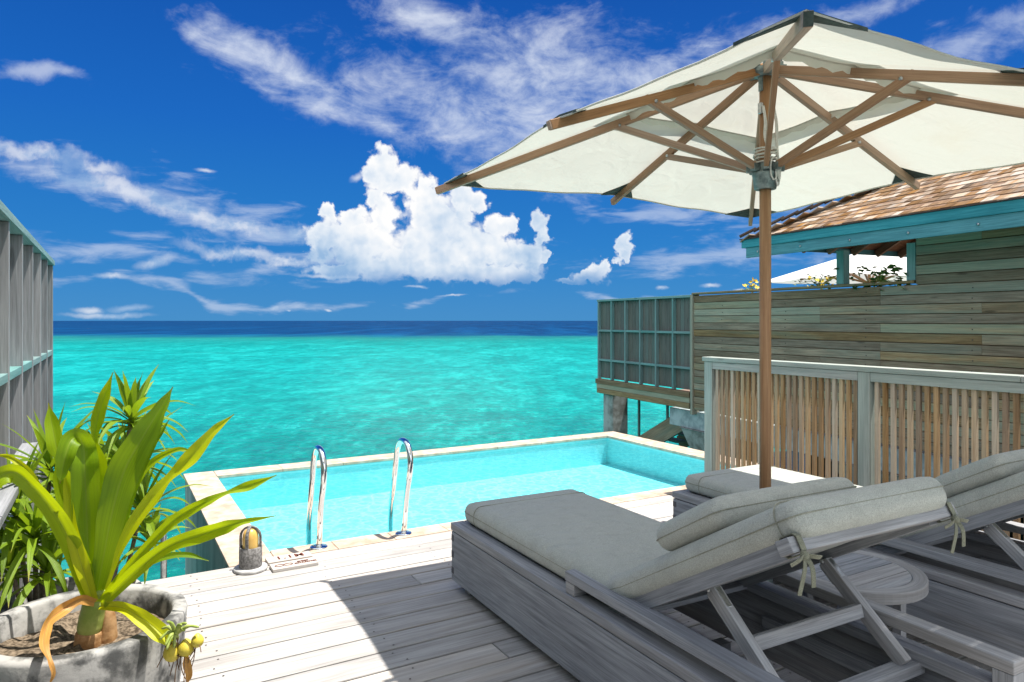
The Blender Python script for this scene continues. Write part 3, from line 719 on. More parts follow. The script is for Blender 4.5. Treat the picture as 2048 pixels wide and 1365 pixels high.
    # mattress, folded in one piece
    mw = LW - .1; x0 = LW / 2; L = 2.40
    m = MB(); rbox(m, x0, -.035 - L / 2, .062, mw, L, .114, .046, (18, 80, 8), .009, bendf)
    mt = m.build('mattress', M['cushion'], root)
    m = MB()
    m.tube(loopbox(x0, -.035 - L / 2, .070, mw + .005, L + .005, .05, bendf), .0024, 6, cap=False)
    m.build('piping', M['piping'], mt)
    for v_ in (.15, L - .075):
        m = MB(); hw, z0, z1, r_ = mw / 2 + .002, .004, .1205, .046; pts = []
        for cx_, cz_, a0 in ((hw - r_, z1 - r_, 0), (-hw + r_, z1 - r_, 90), (-hw + r_, z0 + r_, 180), (hw - r_, z0 + r_, 270)):
            for k in range(7): a = R(a0 + 15 * k); bul = .0085 if abs(math.sin(a)) > .9 else .004; pts.append(bendf(Vector((x0 + cx_ + r_ * math.cos(a), -.035 - v_, cz_ + (r_ + (.0035 if v_ > 1 else .002)) * math.sin(a)))))
        pts.append(pts[0]); m.tube(pts, .0022, 6, cap=False); m.build('seam', M['piping'], mt)
    # fabric ties round the ends of the head rail
    for x in (.055, LW - .055):
        m = MB(); c = B(x, 1.027, .022)
        lp = []
        for k in range(13):
            a_ = 2 * math.pi * k / 12; lp.append(B(x, 1.027 + .034 * max(-1, min(1, 1.35 * math.cos(a_))), .022 + .029 * max(-1, min(1, 1.35 * math.sin(a_)))))
        for p0, p1 in zip(lp[:-1], lp[1:]): m.bar(p0, p1, .003, .020, up=(1, 0, 0))
        k0 = B(x, 1.055, -.012)
        m.lathe(k0, [(.0001, -.013), (.011, -.008), (.013, 0), (.010, .009), (.0001, .012)], 10)
        for (dx, dy, dz) in ((.055, -.01, -.012), (-.05, .005, -.022), (.012, -.02, -.085), (-.028, -.005, -.105)):
            pts = bez([k0, k0 + Vector((dx * .5, dy * .6 - .008, dz * .35)), k0 + Vector((dx, dy, dz))], 5)
            for p0, p1 in zip(pts[:-1], pts[1:]): m.bar(p0, p1, .013, .0025, up=(.3, 1, .4))
        m.build('tie', M['tie'], bf)
    return root
L1 = make_lounger(); L1.location = (1.665, 3.56, 0); L1.rotation_euler.z = R(-1.2)
tag(L1, 'nearer grey teak sun lounger with folded grey mattress and raised backrest in the shade', 'sun lounger', 'grey teak sun loungers on the deck')
L2 = copy_tree(L1); L2.location = (3.24, 3.48, 0); L2.rotation_euler.z = R(-.6)
tag(L2, 'grey teak sun lounger beside the slatted railing, its mattress half in sun', 'sun lounger', 'grey teak sun loungers on the deck')
# loose pillows lying on the backrests
def pillow(lg, label):
    m = MB(); v = 1.955; rbox(m, LW / 2, -v, .121 + .050, LW - .13, .37, .100, .046, (18, 16, 8), .010, bendf)
    o = m.build('pillow', M['cushion'], loc=lg.location); o.rotation_euler = lg.rotation_euler
    tag(o, label, 'pillow', 'pillows on the loungers')
    m = MB()
    m.tube(loopbox(LW / 2, -v, .171, LW - .122, .378, .05, bendf), .0024, 6, cap=False)
    m.build('piping', M['piping'], o)
pillow(L1, 'grey oblong pillow on the raised back of the nearer lounger, beyond its head end')
pillow(L2, 'grey oblong pillow on the raised back of the lounger beside the railing')

# side table between the loungers
tb = tag(empty('side_table', (2.785, 1.885, 0)), 'round slatted teak side table between the two loungers', 'table')
def disc_slats(m, r, z0, z1, n, gap, tone_=None):
    w = 2 * r / n
    for k in range(n):
        ya, yb = -r + k * w + gap / 2, -r + (k + 1) * w - gap / 2; P = []
        for i in range(13):
            y = ya + (yb - ya) * i / 12; P.append((math.sqrt(max(r * r - y * y, 0)), y))
        ring = P + [(-x, y) for x, y in reversed(P)]; c = len(ring)
        V = [(x, y, z1) for x, y in ring] + [(x, y, z0) for x, y in ring]
        F = [tuple(range(c)), tuple(range(2 * c - 1, c - 1, -1))] + [(i, c + i, c + (i + 1) % c, (i + 1) % c) for i in range(c)]
        U = [[(V[i][0], V[i][1]) for i in f] for f in F[:2]] + [[(V[i][0] + V[i][1], V[i][2]) for i in f] for f in F[2:]]
        m.add(V, F, U)
m = MB(); disc_slats(m, .225, .392, .430, 5, .006); tp = m.build('tabletop', M['teak'], tb, bevel=.002)
m = MB(); V = []; N = 56
for r_, z_ in ((.227, .385), (.285, .385), (.285, .432), (.227, .432)):
    V += [(r_ * math.cos(6.28319 * k / N), r_ * math.sin(6.28319 * k / N), z_) for k in range(N)]
F = []; U = []
for i in range(4):
    for k in range(N):
        j = (i + 1) % 4; q = (i * N + k, i * N + (k + 1) % N, j * N + (k + 1) % N, j * N + k); F.append(q)
        U.append([(k * .032, i * .06), ((k + 1) * .032, i * .06), ((k + 1) * .032, i * .06 + .05), (k * .032, i * .06 + .05)])
m.add(V, F, U); m.build('table_rim', M['teak'], tp, bevel=.004)
for sx in (-1, 1):
    for sy in (-1, 1):
        m = MB(); m.bb(sx * .13 - .02, sx * .13 + .02, sy * .13 - .02, sy * .13 + .02, 0, .384); m.build('leg', M['teak'], tb, bevel=.003)

# ------------------------------------------------------------------ big umbrella
UC = Vector((2.887, 2.432, 0)); UH = 1.235; UZE, URISE = 2.30, .52; URZ = R(-1.5)
umb = tag(empty('umbrella', UC, URZ), 'large square cream canvas umbrella with wooden ribs over the loungers', 'umbrella')
def can_z(x, y, off=0): # canopy height with sag between the eight ribs
    r = max(abs(x), abs(y)) / UH; base = UZE + URISE * (1 - r)
    a = math.atan2(y, x); k = (a / (math.pi / 4)); fr = k - math.floor(k); s = math.sin(fr * math.pi)
    mm = min(abs(x), abs(y)) / max(abs(x), abs(y), 1e-6)
    return base + .055 * r * (1 - mm) - .016 * s * min(1, r * 1.3) - .017 * (.5 * x + .866 * y) + off
def canopy_sheet(r0, r1, off, nr, na, flare=0):
    rows = []; uv = []
    for i in range(nr + 1):
        r = r0 + (r1 - r0) * i / nr; row = []; ur = []
        for k in range(na * 8 + 1):
            a = k / (na * 8) * 2 * math.pi
            c, s = math.cos(a), math.sin(a); q = max(abs(c), abs(s)); x, y = UH * r * c / q, UH * r * s / q
            fr = (k / na) % 1; pull = math.sin(fr * math.pi) * .010 * max(0, (r - .7) / .3) if r1 > .9 else 0
            x *= 1 - pull; y *= 1 - pull
            z = can_z(x, y, off) + flare * math.sin(fr * math.pi) * (i / nr) ** 2
            z += .006 * math.sin(x * 9 + 3 * y) * math.sin(y * 11 - x * 4) * r
            row.append(Vector((x, y, z))); ur.append((x, y))
        rows.append(row); uv.append(ur)
    return rows, uv
m = MB(); g, uv = canopy_sheet(.40, 1.0, .0, 22, 12); m.grid(g, uvs=uv); can = m.build('canopy', M['canvas'], umb)
m = MB()
for row, rr in ((g[-1], .0045), (g[0], .004)): m.tube([p + Vector((0, 0, -.002)) for p in row], rr, 6, cap=False)
# hem of the vent opening hanging a little below
hem = []
for row, dz in ((g[0], 0), (g[1], 0)): hem.append(row)
m.build('hem', M['canvas'], can)
m = MB(); hr = [[p * 1 for p in g[0]], [Vector((p.x * .985, p.y * .985, p.z - .028 - .016 * math.sin(k * .9) ** 2)) for k, p in enumerate(g[0])]]; m.grid(hr); m.build('vent_flap', M['canvas'], can)
m = MB(); g2, uv2 = canopy_sheet(.015, .50, .035, 14, 12, .015); m.grid(g2, uvs=uv2); m.build('vent_cap', M['canvas'], umb)
dirs = []
for k in range(8):
    a = k * math.pi / 4; c, s = math.cos(a), math.sin(a); q = max(abs(c), abs(s)); dirs.append((Vector((c / q, s / q, 0)) * UH, k % 2 == 1))
ZT = 2.765
for e, corner in dirs:
    m = MB(); u = e.normalized(); ln = e.length
    a = u * .055 + Vector((0, 0, can_z(*(u * .055)[:2]) - .045)); b = u * (ln + .045) + Vector((0, 0, can_z(e.x * .999, e.y * .999) - .026 - URISE * .045 / ln))
    m.bar(a, b, .027, .042); rb = m.build('rib', M['umbwood'], umb, bevel=.003)
    # strut from the slider
    f = .42 if corner else .585; p = e * f; pz = can_z(p.x, p.y) - .052
    m = MB(); side = Vector((-u.y, u.x, 0)) * .0
    m.bar(u * .06 + Vector((0, 0, 2.27)), Vector((p.x, p.y, pz)) + u * .05 + Vector((0, 0, .010)), .025, .036); sb = m.build('strut', M['umbwood'], umb, bevel=.003)
    m = MB(); pb = Vector((p.x, p.y, pz)); wv_ = Vector((-u.y, u.x, 0)); m.tube([pb - wv_ * .021, pb + wv_ * .021], .0075, 10); m.build('bolt', M['steel'], sb)
    # fabric pocket holding the rib tip
    m = MB(); w_ = Vector((-u.y, u.x, 0)); t = .10 if corner else .075; zt = lambda p_: can_z(p_.x * .995, p_.y * .995) + .004
    P0 = e * 1.0; P1 = e - u * .14
    if corner:
        ex = Vector((e.x, 0, 0)).normalized(); ey = Vector((0, e.y, 0)).normalized()
        q1 = e - ex * .26; q2 = e - ey * .26
    else: q1 = e + w_ * .13; q2 = e - w_ * .13
    tri = [P0, q1, P1, q2]; top = [Vector((p_.x, p_.y, zt(p_))) for p_ in tri]; low = [p_ - Vector((0, 0, .012)) for p_ in top]
    m.add(top + low, [(0, 1, 2, 3), (7, 6, 5, 4), (0, 4, 5, 1), (1, 5, 6, 2), (2, 6, 7, 3), (3, 7, 4, 0)]); m.build('tip_pocket', M['pocket'], umb)
    m = MB(); m.bar(b - (b - a).normalized() * .004, b + (b - a).normalized() * .006, .025, .038); m.build('rib_cap', M['pocket'] if corner and e.x < 0 and e.y < 0 else M['umbwood'], rb)
m = MB(); m.tube([(0, 0, .02), (0, 0, 1.2), (0, 0, 2.80)], .0285, 28); m.build('pole', M['umbwood'], umb)
m = MB(); m.lathe((0, 0, 0), [(.030, 2.735), (.085, 2.74), (.088, 2.755), (.085, 2.77), (.03, 2.775)], 32)
for k in range(8):
    a = k * math.pi / 4; m.bar((.05 * math.cos(a), .05 * math.sin(a), 2.775), (.10 * math.cos(a), .10 * math.sin(a), 2.77), .03, .03)
m.bb(-.036, -.029, -.012, .012, 2.66, 2.735); m.build('top_hub', M['verdigris'], umb)
m = MB(); m.lathe((0, 0, 0), [(.031, 2.165), (.052, 2.165), (.055, 2.175), (.060, 2.225), (.064, 2.235), (.064, 2.25), (.056, 2.255), (.05, 2.27), (.05, 2.30), (.031, 2.305)], 36)
for k in range(8):
    a = k * math.pi / 4; m.bar((.045 * math.cos(a), .045 * math.sin(a), 2.272), (.092 * math.cos(a), .092 * math.sin(a), 2.272), .030, .036, tone=.3)
m.build('slider_hub', M['verdigris'], umb, bevel=.002)
m = MB()
for sx in (-1, 1):
    m = MB(); m.bb(sx * .034 - .008, sx * .034 + .008, -.012, .012, 2.545, 2.60); m.build('pulley', M['steel'], umb, bevel=.003)
m = MB(); rr = random.Random(5)
tc = RT * -1
for (x0, ph) in ((-.040, 0), (-.033, .6), (.036, 1.2), (.044, 2.0)):
    m.tube(bez([(x0, -.02, 2.58), (x0 + rr.uniform(-.01, .01), -.03, 2.50), (x0 * 1.1, -.034, 2.42), (x0 * .8, -.05, 2.34), (x0, -.05, 2.30)], 6), .0042, 7)
for k in range(6):   # coils round the slider
    r_ = .045 + .012 * rr.random(); z0 = 2.31 + .012 * k; t_ = rr.uniform(-.25, .25)
    m.tube([(r_ * math.cos(i * .2618), r_ * math.sin(i * .2618), z0 + t_ * r_ * math.cos(i * .2618 + k)) for i in range(25)], .0042, 7, cap=False)
for k in range(5):   # hanging loops
    a = R(-95 + k * 16 + rr.uniform(-5, 5)); c, s = math.cos(a), math.sin(a); d_ = .10 + .05 * rr.random(); w_ = .018 + .012 * rr.random()
    P = []
    for i in range(19):
        t = i / 18 * 2 * math.pi; P.append((.066 * c - s * w_ * math.sin(t), .066 * s + c * w_ * math.sin(t), 2.315 - d_ / 2 + d_ / 2 * math.cos(t) ))
    m.tube(P, .0042, 7, cap=False)
m.build('cord', M['rope'], umb)
m = MB(); m.bb(-.26, .26, -.26, .26, .0, .045); m.lathe((0, 0, 0), [(.05, .045), (.05, .05), (.036, .06), (.036, .32), (.031, .32)], 28); m.build('base', M['verdigris'], umb, bevel=.006)

# unseen eave added just above the view to shade the loungers' heads
ov = tag(empty('shade_eave', (2.2, .95, 0)), 'unseen timber eave added to shade the head ends of the loungers', 'roof')
m = MB()
for k in range(5): m.bb(-2.9, 2.9, -.32 + k * .125, -.32 + k * .125 + .12, 2.84, 2.865)
m.build('shade_boards', M['rafter'], ov)
m = MB(); m.bb(-2.9, 2.9, .306, .34, 2.76, 2.88); m.build('fascia', M['fascia'], ov, bevel=.003)
for x in (-2.75, 2.75): m = MB(); m.bb(x - .06, x + .06, -.28, -.16, 0, 2.839); m.build('post', M['tealrail'], ov, bevel=.004)

# ------------------------------------------------------------------ slatted railing along the right edge
FX = 4.50
fen = tag(empty('slatted_railing', (FX, 4.44, 0)), 'waist high railing of tan vertical slats with silvery cap along the deck', 'railing')
def fb(x0, x1, y0, y1, z0, z1, m, **k): m.bb(x0, x1, y0 - 4.44, y1 - 4.44, z0, z1, **k)
posts = [4.40, 2.96, 1.40, -.16]
for i, y in enumerate(posts):
    m = MB(); fb(0, .085, y - .045, y + .045, -.3, 1.148, m); m.build('post', M['rail'], fen, bevel=.004)
for y1, y0 in zip(posts[:-1], posts[1:]):
    m = MB(); fb(.002, .083, y0 + .047, y1 - .047, 1.085, 1.147, m); m.build('rail', M['rail'], fen, bevel=.003)
    m = MB(); fb(.01, .07, y0 + .047, y1 - .047, .05, .10, m); m.build('rail', M['slat'], fen, bevel=.003)
    m = MB(); n = round((y1 - y0 - .10) / .056)
    for k in range(n):
        y = y0 + .05 + (y1 - y0 - .10) * (k + .5) / n; fb(.024, .050, y - .0145, y + .0145, .1005, 1.0845, m)
    m.build('slat_panel', M['slat'], fen, bevel=.002)
for y1, y0 in ((4.46, 2.0), (1.998, -.4)):
    m = MB(); fb(-.012, .105, y0, y1, 1.150, 1.186, m); m.build('cap_rail', M['rail'], fen, bevel=.004)

# ------------------------------------------------------------------ privacy screen on the left
def screen(name, origin, dirv, nrm, length, z0, z1, rows, bays, depth, mats, back=True):
    """egg-crate timber screen: fins, cross rails, boards behind. dirv runs along it, nrm points to its open side"""
    root = empty(name, origin); d = Vector(dirv); n = Vector(nrm); Rm = Matrix((d, n, Vector((0, 0, 1)))).transposed()
    def bx(m, a0, a1, n0, n1, za, zb, **k):
        c = d * ((a0 + a1) / 2) + n * ((n0 + n1) / 2) + Vector((0, 0, (za + zb) / 2)); m.box(c, (a1 - a0, abs(n1 - n0), zb - za), Rm, **k)
    if back:
        m = MB(); k = 0; a = 0
        while a < length - .01:
            b = min(length, a + .105); bx(m, a + .002, b - .002, -depth - .022, -depth, z0 + .02, z1 - .02); a = b
        m.build('back_boards', mats[1], root, bevel=.002)
    step = length / bays
    for k in range(bays + 1):
        m = MB(); a = k * step; bx(m, a - .02, a + .02, -depth + .002, .0, z0, z1 - .042); m.build('fin', mats[0], root, bevel=.002)
    for z in rows:
        m = MB()
        if z > z1 - .06: bx(m, -.03, length + .022, -depth - .02, .012, z1 - .04, z1)
        else:
            for k in range(bays): bx(m, k * step + .0215, (k + 1) * step - .0215, -depth + .004, -.003, z - .02, z + .02)
        m.build('cross_rail', mats[2], root, bevel=.002)
    return root, bx
s1, bx1 = screen('privacy_screen', (-.40, 7.02, 0), (0, -1, 0), (1, 0, 0), 9.6, -.9, 2.005, (2.005, 1.235, .46, -.3), 16, .12, (M['fin'], M['fin'], M['tealrail']))
tag(s1, 'tall grey timber privacy screen with vertical fins left of the plants', 'screen')
hr = tag(empty('stair_handrail', (-.345, 4.42, 0)), 'short silvery timber handrail in front of the tall grey screen', 'handrail')
m = MB(); m.bb(-.045, .045, -1.9, .03, .825, .860); m.build('top_rail', M['fin'], hr, bevel=.004)
for y in (-.02,): m = MB(); m.bb(-.035, .035, y - .04, y + .04, -.3, .824); m.build('post', M['rail'], hr, bevel=.004)

# ------------------------------------------------------------------ neighbouring villa
WD = Vector((math.sin(R(6)), math.cos(R(6)), 0)); WN = Vector((math.cos(R(6)), -math.sin(R(6)), 0)); DW = 7.5
def villa(origin, detail=True):
    """built in its own frame: s seaward along the wall, n away from us, origin on the wall line at our position"""
    root = empty('neighbouring_villa', origin); Rm = Matrix((WD, WN, Vector((0, 0, 1)))).transposed()
    def P(s, n, z): return WD * s + WN * n + Vector((0, 0, z))
    def bx(m, s0, s1, n0, n1, z0, z1, **k): m.box(P((s0 + s1) / 2, (n0 + n1) / 2, (z0 + z1) / 2), (abs(s1 - s0), abs(n1 - n0), abs(z1 - z0)), Rm, **k)
    SE = 9.42; ZL = 1.934; ZS = 2.42; S5, S6 = 5.50, 6.48
    m = MB(); z = .03; k = 0; ph = .111
    while z < ZS + .3:
        zt = z + ph - .010; s_end = SE - .03 if z < ZL - .03 else S5 - .06
        cuts = [-3.0] + sorted(rnd.sample([.4, 1.7, 2.6, 3.9, 4.7, 5.9, 6.8, 7.9], 3)) + [s_end]
        cuts = [c for c in cuts if c <= s_end]
        for a, b in zip(cuts[:-1], cuts[1:]):
            # lapped board, leaning out at its foot
            m.box(P((a + b) / 2, -.008, (z + zt) / 2), (b - a - .003, .016, zt - z), Rm @ Matrix.Rotation(R(3.5), 3, 'X'))
        z += ph; k += 1
    bx(m, -3, SE - .04, .012, .08, .02, ZL - .02, tone=.1)
    for k in range(17):
        for s_n in (.9, 2.2, 3.5, 4.8, 6.1, 7.4, 8.7): cc = P(s_n + rnd.uniform(-.01, .01), -.0175, .03 + k * .111 + .045); m.box(cc, (.012, .004, .012), Rm, mi=1, tone=.5); bx(m, -3, S5 - .06, .012, .08, ZL - .02, ZS + .2, tone=.1)
    m.build('wall', [M['cladding'], M['nail']], root)
    m = MB(); bx(m, S5 - .05, SE, -.04, .12, ZL, ZL + .03); m.build('sill', M['cladding'], root, bevel=.003)
    for s in (S5, S6):
        m = MB(); bx(m, s - .055, s + .055, -.02, .09, ZL + .031 if s == S6 else ZL + .031, ZS - .02); m.build('post', M['tealrail'], root, bevel=.004)
    m = MB(); bx(m, SE - .028, SE + .03, -.045, .1, -.06, ZL + .0); m.build('corner_post', M['cladding'], root, bevel=.004)
    # side wall at the sea end and far wall so that the house is closed
    m = MB()
    for k in range(17): bx(m, SE - .0, SE - .02, .1, 5, .03 + k * .111, .03 + k * .111 + .107)
    m.build('end_wall', M['cladding'], root)
    # hip roof with shingle courses
    NE, SEV = -.72, 7.40; ZE = 2.56; pit = math.tan(R(28)); depth = 3.6; s_far = -3.4
    m = MB(); c_ = .135; L = depth / math.cos(R(28)); nrow = int(L / c_); rr = random.Random(3)
    Rs = Rm @ Matrix.Rotation(R(28), 3, 'X')
    for r in range(nrow):
        tpos = r * c_; n_ = NE - .03 + tpos * math.cos(R(28)); zz = ZE + tpos * math.sin(R(28)); s_hi = SEV + .08 - (n_ - NE); s = s_hi - rr.random() * .05
        while s > s_far:
            w_ = rr.uniform(.08, .16); th = rr.uniform(.012, .018)
            m.box(P(s - w_ / 2, n_ + .09, zz + .055 + rr.uniform(-.002, .002)), (w_ - .004, .19, th), Rs @ Matrix.Rotation(R(-3.4), 3, 'X'), grain=1); s -= w_
    m.build('shingle_slope', M['shingle'], root)
    m = MB()
    for r in range(nrow):   # sea-end hip face
        tpos = r * c_; s_ = SEV + .03 - tpos * math.cos(R(28)); zz = ZE + tpos * math.sin(R(28)); n_ = NE - .05 + (SEV - s_)
        Re = Rm @ Matrix.Rotation(R(28), 3, 'Y')
        n_end = 2 * depth + NE - (SEV - s_)
        while n_ < n_end:
            w_ = rr.uniform(.09, .2); m.box(P(s_ - .09, n_ + w_ / 2, zz + .055), (.19, w_ - .004, .016), Re @ Matrix.Rotation(R(-3.4), 3, 'Y'), grain=0); n_ += w_
    m.build('hip_end', M['shingle'], root)
    m = MB()
    for k in range(30):
        t = k * .125
        if t > depth: break
        a = P(SEV + .06 - t, NE - .06 + t, ZE + .085 + t * pit); b = P(SEV + .06 - t - .15, NE - .06 + t + .15, ZE + .11 + (t + .15) * pit); m.bar(a, b, .17, .022)
    m.build('hip_ridge', M['ridge'], root, bevel=.003)
    # underside boarding, fascia, rafters
    m = MB(); th = .02
    A = [P(SEV, NE, ZE), P(SEV - depth, NE + depth, ZE + depth * pit), P(s_far, NE + depth, ZE + depth * pit), P(s_far, NE, ZE), P(SEV, NE + 2 * depth, ZE)]
    top = [p + Vector((0, 0, .03)) for p in A]
    m.add(A + top, [(0, 1, 2, 3), (8, 7, 6, 5), (0, 4, 1), (5, 6, 9)]); m.build('soffit', M['rafter'], root)
    m = MB(); bx(m, s_far, SEV + .03, NE - .055, NE - .025, ZE - .075, ZE + .035); bx(m, s_far, SEV - .035, NE - .035, NE + .005, ZE - .21, ZE - .076)
    bx(m, SEV + .0, SEV + .03, NE - .02, NE + 2 * depth, ZE - .075, ZE + .035); fa = m.build('fascia', M['fascia'], root, bevel=.003)
    m = MB(); bx(m, s_far, SEV + .05, NE - .075, NE - .02, ZE + .037, ZE + .05); m.build('drip_edge', M['ridge'], root)
    m = MB()
    for k in range(14):
        s = SEV - .25 - k * .72; cc = P(s, NE - .0352, ZE - .145); m.tube([cc, cc - WN * .01], .014, 10)
    m.build('bolt', M['steel'], fa)
    m = MB()
    for k in range(22):
        s = SEV - .45 - k * .46; dd = min(depth, max(.3, SEV - s)); m.bar(P(s, NE + .01, ZE - .06), P(s, NE + dd, ZE - .06 + dd * pit), .045, .10)
    for k in range(8):
        n_ = NE + .5 + k * .5; dd = min(depth, n_ - NE); m.bar(P(SEV - .02, n_, ZE - .06), P(SEV - dd, n_, ZE - .06 + dd * pit), .045, .10)
    m.bar(P(SEV - .1, NE + .1, ZE - .1), P(SEV - depth, NE + depth, ZE - .1 + depth * pit), .06, .14)
    m.build('rafter', M['rafter'], root)
    # tie beam behind the opening
    m = MB(); bx(m, S5 - .1, SEV - .6, 2.3, 2.42, ZE - .12, ZE + .05); m.build('beam', M['rafter'], root)
    # concrete edge beam and piers
    m = MB(); bx(m, -3, SE - .6, 1.9, 2.1, -2.4, -.33); m.build('shade_wall', M['undershade'], root)  # dark wall added to stand for the shade under the floor
    m = MB(); bx(m, -3, SE + .72, .05, .35, -.32, -.02); m.build('edge_beam', M['beamconcrete'], root, bevel=.01)
    for s in (SE - .25, SE - 3.4, SE - 6.6):
        m = MB(); prof = [(.0001, -.325), (.62, -.325), (.36, -1.0), (.30, -2.2)]; V = []; F = []
        for (r_, z_) in prof[1:]: V += [P(s + a * r_, .45 + b * r_ * .7, z_) for a, b in ((-1, -1), (1, -1), (1, 1), (-1, 1))]
        for i in range(2):
            for k in range(4): F.append((i * 4 + k, i * 4 + (k + 1) % 4, i * 4 + 4 + (k + 1) % 4, i * 4 + 4 + k))
        F.append((0, 1, 2, 3)); m.add(V, F); m.build('pier', M['pile'], root, bevel=.02)
    return root, P, bx
v1, VP, vbx = villa(WN * DW)
tag(v1, 'weathered timber villa with cedar shingle hip roof and teal fascia beyond the railing', 'villa')
# its sun deck screen over the water
SE = 9.46; SL = 3.02
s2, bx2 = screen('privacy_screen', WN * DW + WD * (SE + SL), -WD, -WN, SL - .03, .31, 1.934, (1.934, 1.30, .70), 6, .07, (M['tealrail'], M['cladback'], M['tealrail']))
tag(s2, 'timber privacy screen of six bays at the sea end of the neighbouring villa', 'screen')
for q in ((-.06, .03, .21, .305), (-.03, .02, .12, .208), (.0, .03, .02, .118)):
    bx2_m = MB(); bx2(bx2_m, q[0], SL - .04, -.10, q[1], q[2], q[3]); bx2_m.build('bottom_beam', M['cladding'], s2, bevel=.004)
# stairs and pile beneath it
ZP = ZSEA - .8
def PW(s, n, z): return WN * (DW + n) + WD * s + Vector((0, 0, z))
m = MB(); m.box((0, 0, (ZP + .0) / 2), (.36, .36, -ZP + .02), Matrix.Rotation(-R(6), 3, 'Z'))
tag(m.build('concrete_pile', M['pile'], bevel=.015, loc=PW(SE + SL - .32, .22, 0)), 'stained concrete pile under the sea end of the screen', 'pile')
st = tag(empty('stairs', PW(SE + 1.9, 1.2, -.1)), 'mossy timber stairs going down to the water under the neighbouring villa', 'stairs')
m = MB()
a0, a1 = PW(SE + .35, .62, .02) - st.location, PW(SE + 2.45, .62, -1.05) - st.location
m.bar(a0, a1, .05, .36); m.build('stringer', M['cladding'], st, bevel=.004)
m = MB(); m.bar(a0 + WN * 1.0, a1 + WN * 1.0, .05, .30); m.build('stringer', M['cladding'], st, bevel=.004)
m = MB()
for k in range(6): c = a0.lerp(a1, (k + .6) / 6.5) + WN * .5 + Vector((0, 0, .03)); m.box(c, (.26, .9, .035), Matrix.Rotation(-R(6), 3, 'Z'))
m.build('tread', M['rail'], st, bevel=.004)
m = MB(); m.bar(a1 + Vector((0, 0, 0)), a1 + Vector((0, 0, 1.1)), .04, .04); m.build('stair_post', M['tealrail'], st); m = MB(); m.bar(a0.lerp(a1, .55), a0.lerp(a1, .55) + Vector((0, 0, .75)), .04, .04); m.build('stair_post', M['tealrail'], st)
# the mass of deck and rock under that villa that keeps the water there dark
m = MB(); Rm_ = Matrix((WD, WN, Vector((0, 0, 1)))).transposed()
m.box(PW(3.6, 3.9, -.03), (17.6, 7.0, .08), Rm_); tag(m.build('villa_deck', M['rafter']), 'timber underdeck carried above the water beneath the neighbouring villa', 'deck')
# far villa and its parasol
v2 = copy_tree(v1); v2.location = WN * (DW + 10.2) + WD * 3.5
tag(v2, 'farther villa whose shingle roof and teal fascia show above the wall', 'villa')
par = tag(empty('parasol', FW * 14.4 + RT * 7.35, R(-20)), 'white parasol glimpsed through the opening under the eave', 'umbrella')
m = MB(); H = 1.55
rows = [[Vector((H * r * math.cos(a) / max(abs(math.cos(a)), abs(math.sin(a))), H * r * math.sin(a) / max(abs(math.cos(a)), abs(math.sin(a))), 2.36 + .62 * (1 - r) - .03 * math.sin(k / 6 % 1 * math.pi) * r)) for k in range(49) for a in [k / 48 * 6.28319]] for r in (.02, .25, .5, .75, 1)]
m.grid(rows); m.build('canopy', M['canvas2'], par)
m = MB()
for k in range(8):
    a = k * math.pi / 4; q = H / max(abs(math.cos(a)), abs(math.sin(a))); m.bar((.03 * math.cos(a), .03 * math.sin(a), 2.93), (q * math.cos(a), q * math.sin(a), 2.325), .03, .04)
    m.bar((.05 * math.cos(a), .05 * math.sin(a), 2.28), (q * .5 * math.cos(a), q * .5 * math.sin(a), 2.62), .03, .04)
m.build('rib', M['umbwood'], par)
m = MB(); m.tube([(0, 0, -.1), (0, 0, 2.95)], .03, 14); m.build('pole', M['umbwood'], par)

# ------------------------------------------------------------------ plants
def ribbon(pts, widths, face, tone_, fold=.18, n=5, sub=6, twist=None, wave=0):
    """leaf blade: smooth centreline, width profile, blade facing 'face'; returns rows, along, across"""
    k = len(pts); C = bez(pts, sub); nn = len(C); Wd = []
    for i in range(nn):
        t = i / (nn - 1) * (k - 1); a = int(min(t, k - 2)); f = t - a; f = f * f * (3 - 2 * f); Wd.append(widths[a] * (1 - f) + widths[a + 1] * f)
    rows = []; 
    for i, p in enumerate(C):
        t = (C[min(i + 1, nn - 1)] - C[max(i - 1, 0)]).normalized()
        fv = face(p) if callable(face) else face
        side = t.cross(fv)
        if side.length < 1e-4: side = t.orthogonal()
        side.normalize(); nr = side.cross(t).normalized()
        if twist:
            tt = i / (nn - 1) * (k - 1); a = int(min(tt, k - 2)); f = tt - a; tw = twist[a] * (1 - f) + twist[a + 1] * f
            side, nr = side * math.cos(tw) + nr * math.sin(tw), nr * math.cos(tw) - side * math.sin(tw)
        row = []
        for j in range(n):
            q = j / (n - 1) * 2 - 1
            row.append(p + side * (q * Wd[i] / 2) + nr * (abs(q) - .5) * fold * Wd[i] + nr * (wave * Wd[i] * math.sin(i * .55 + (2 if q > 0 else 0)) * abs(q)))
        rows.append(row)
    return rows
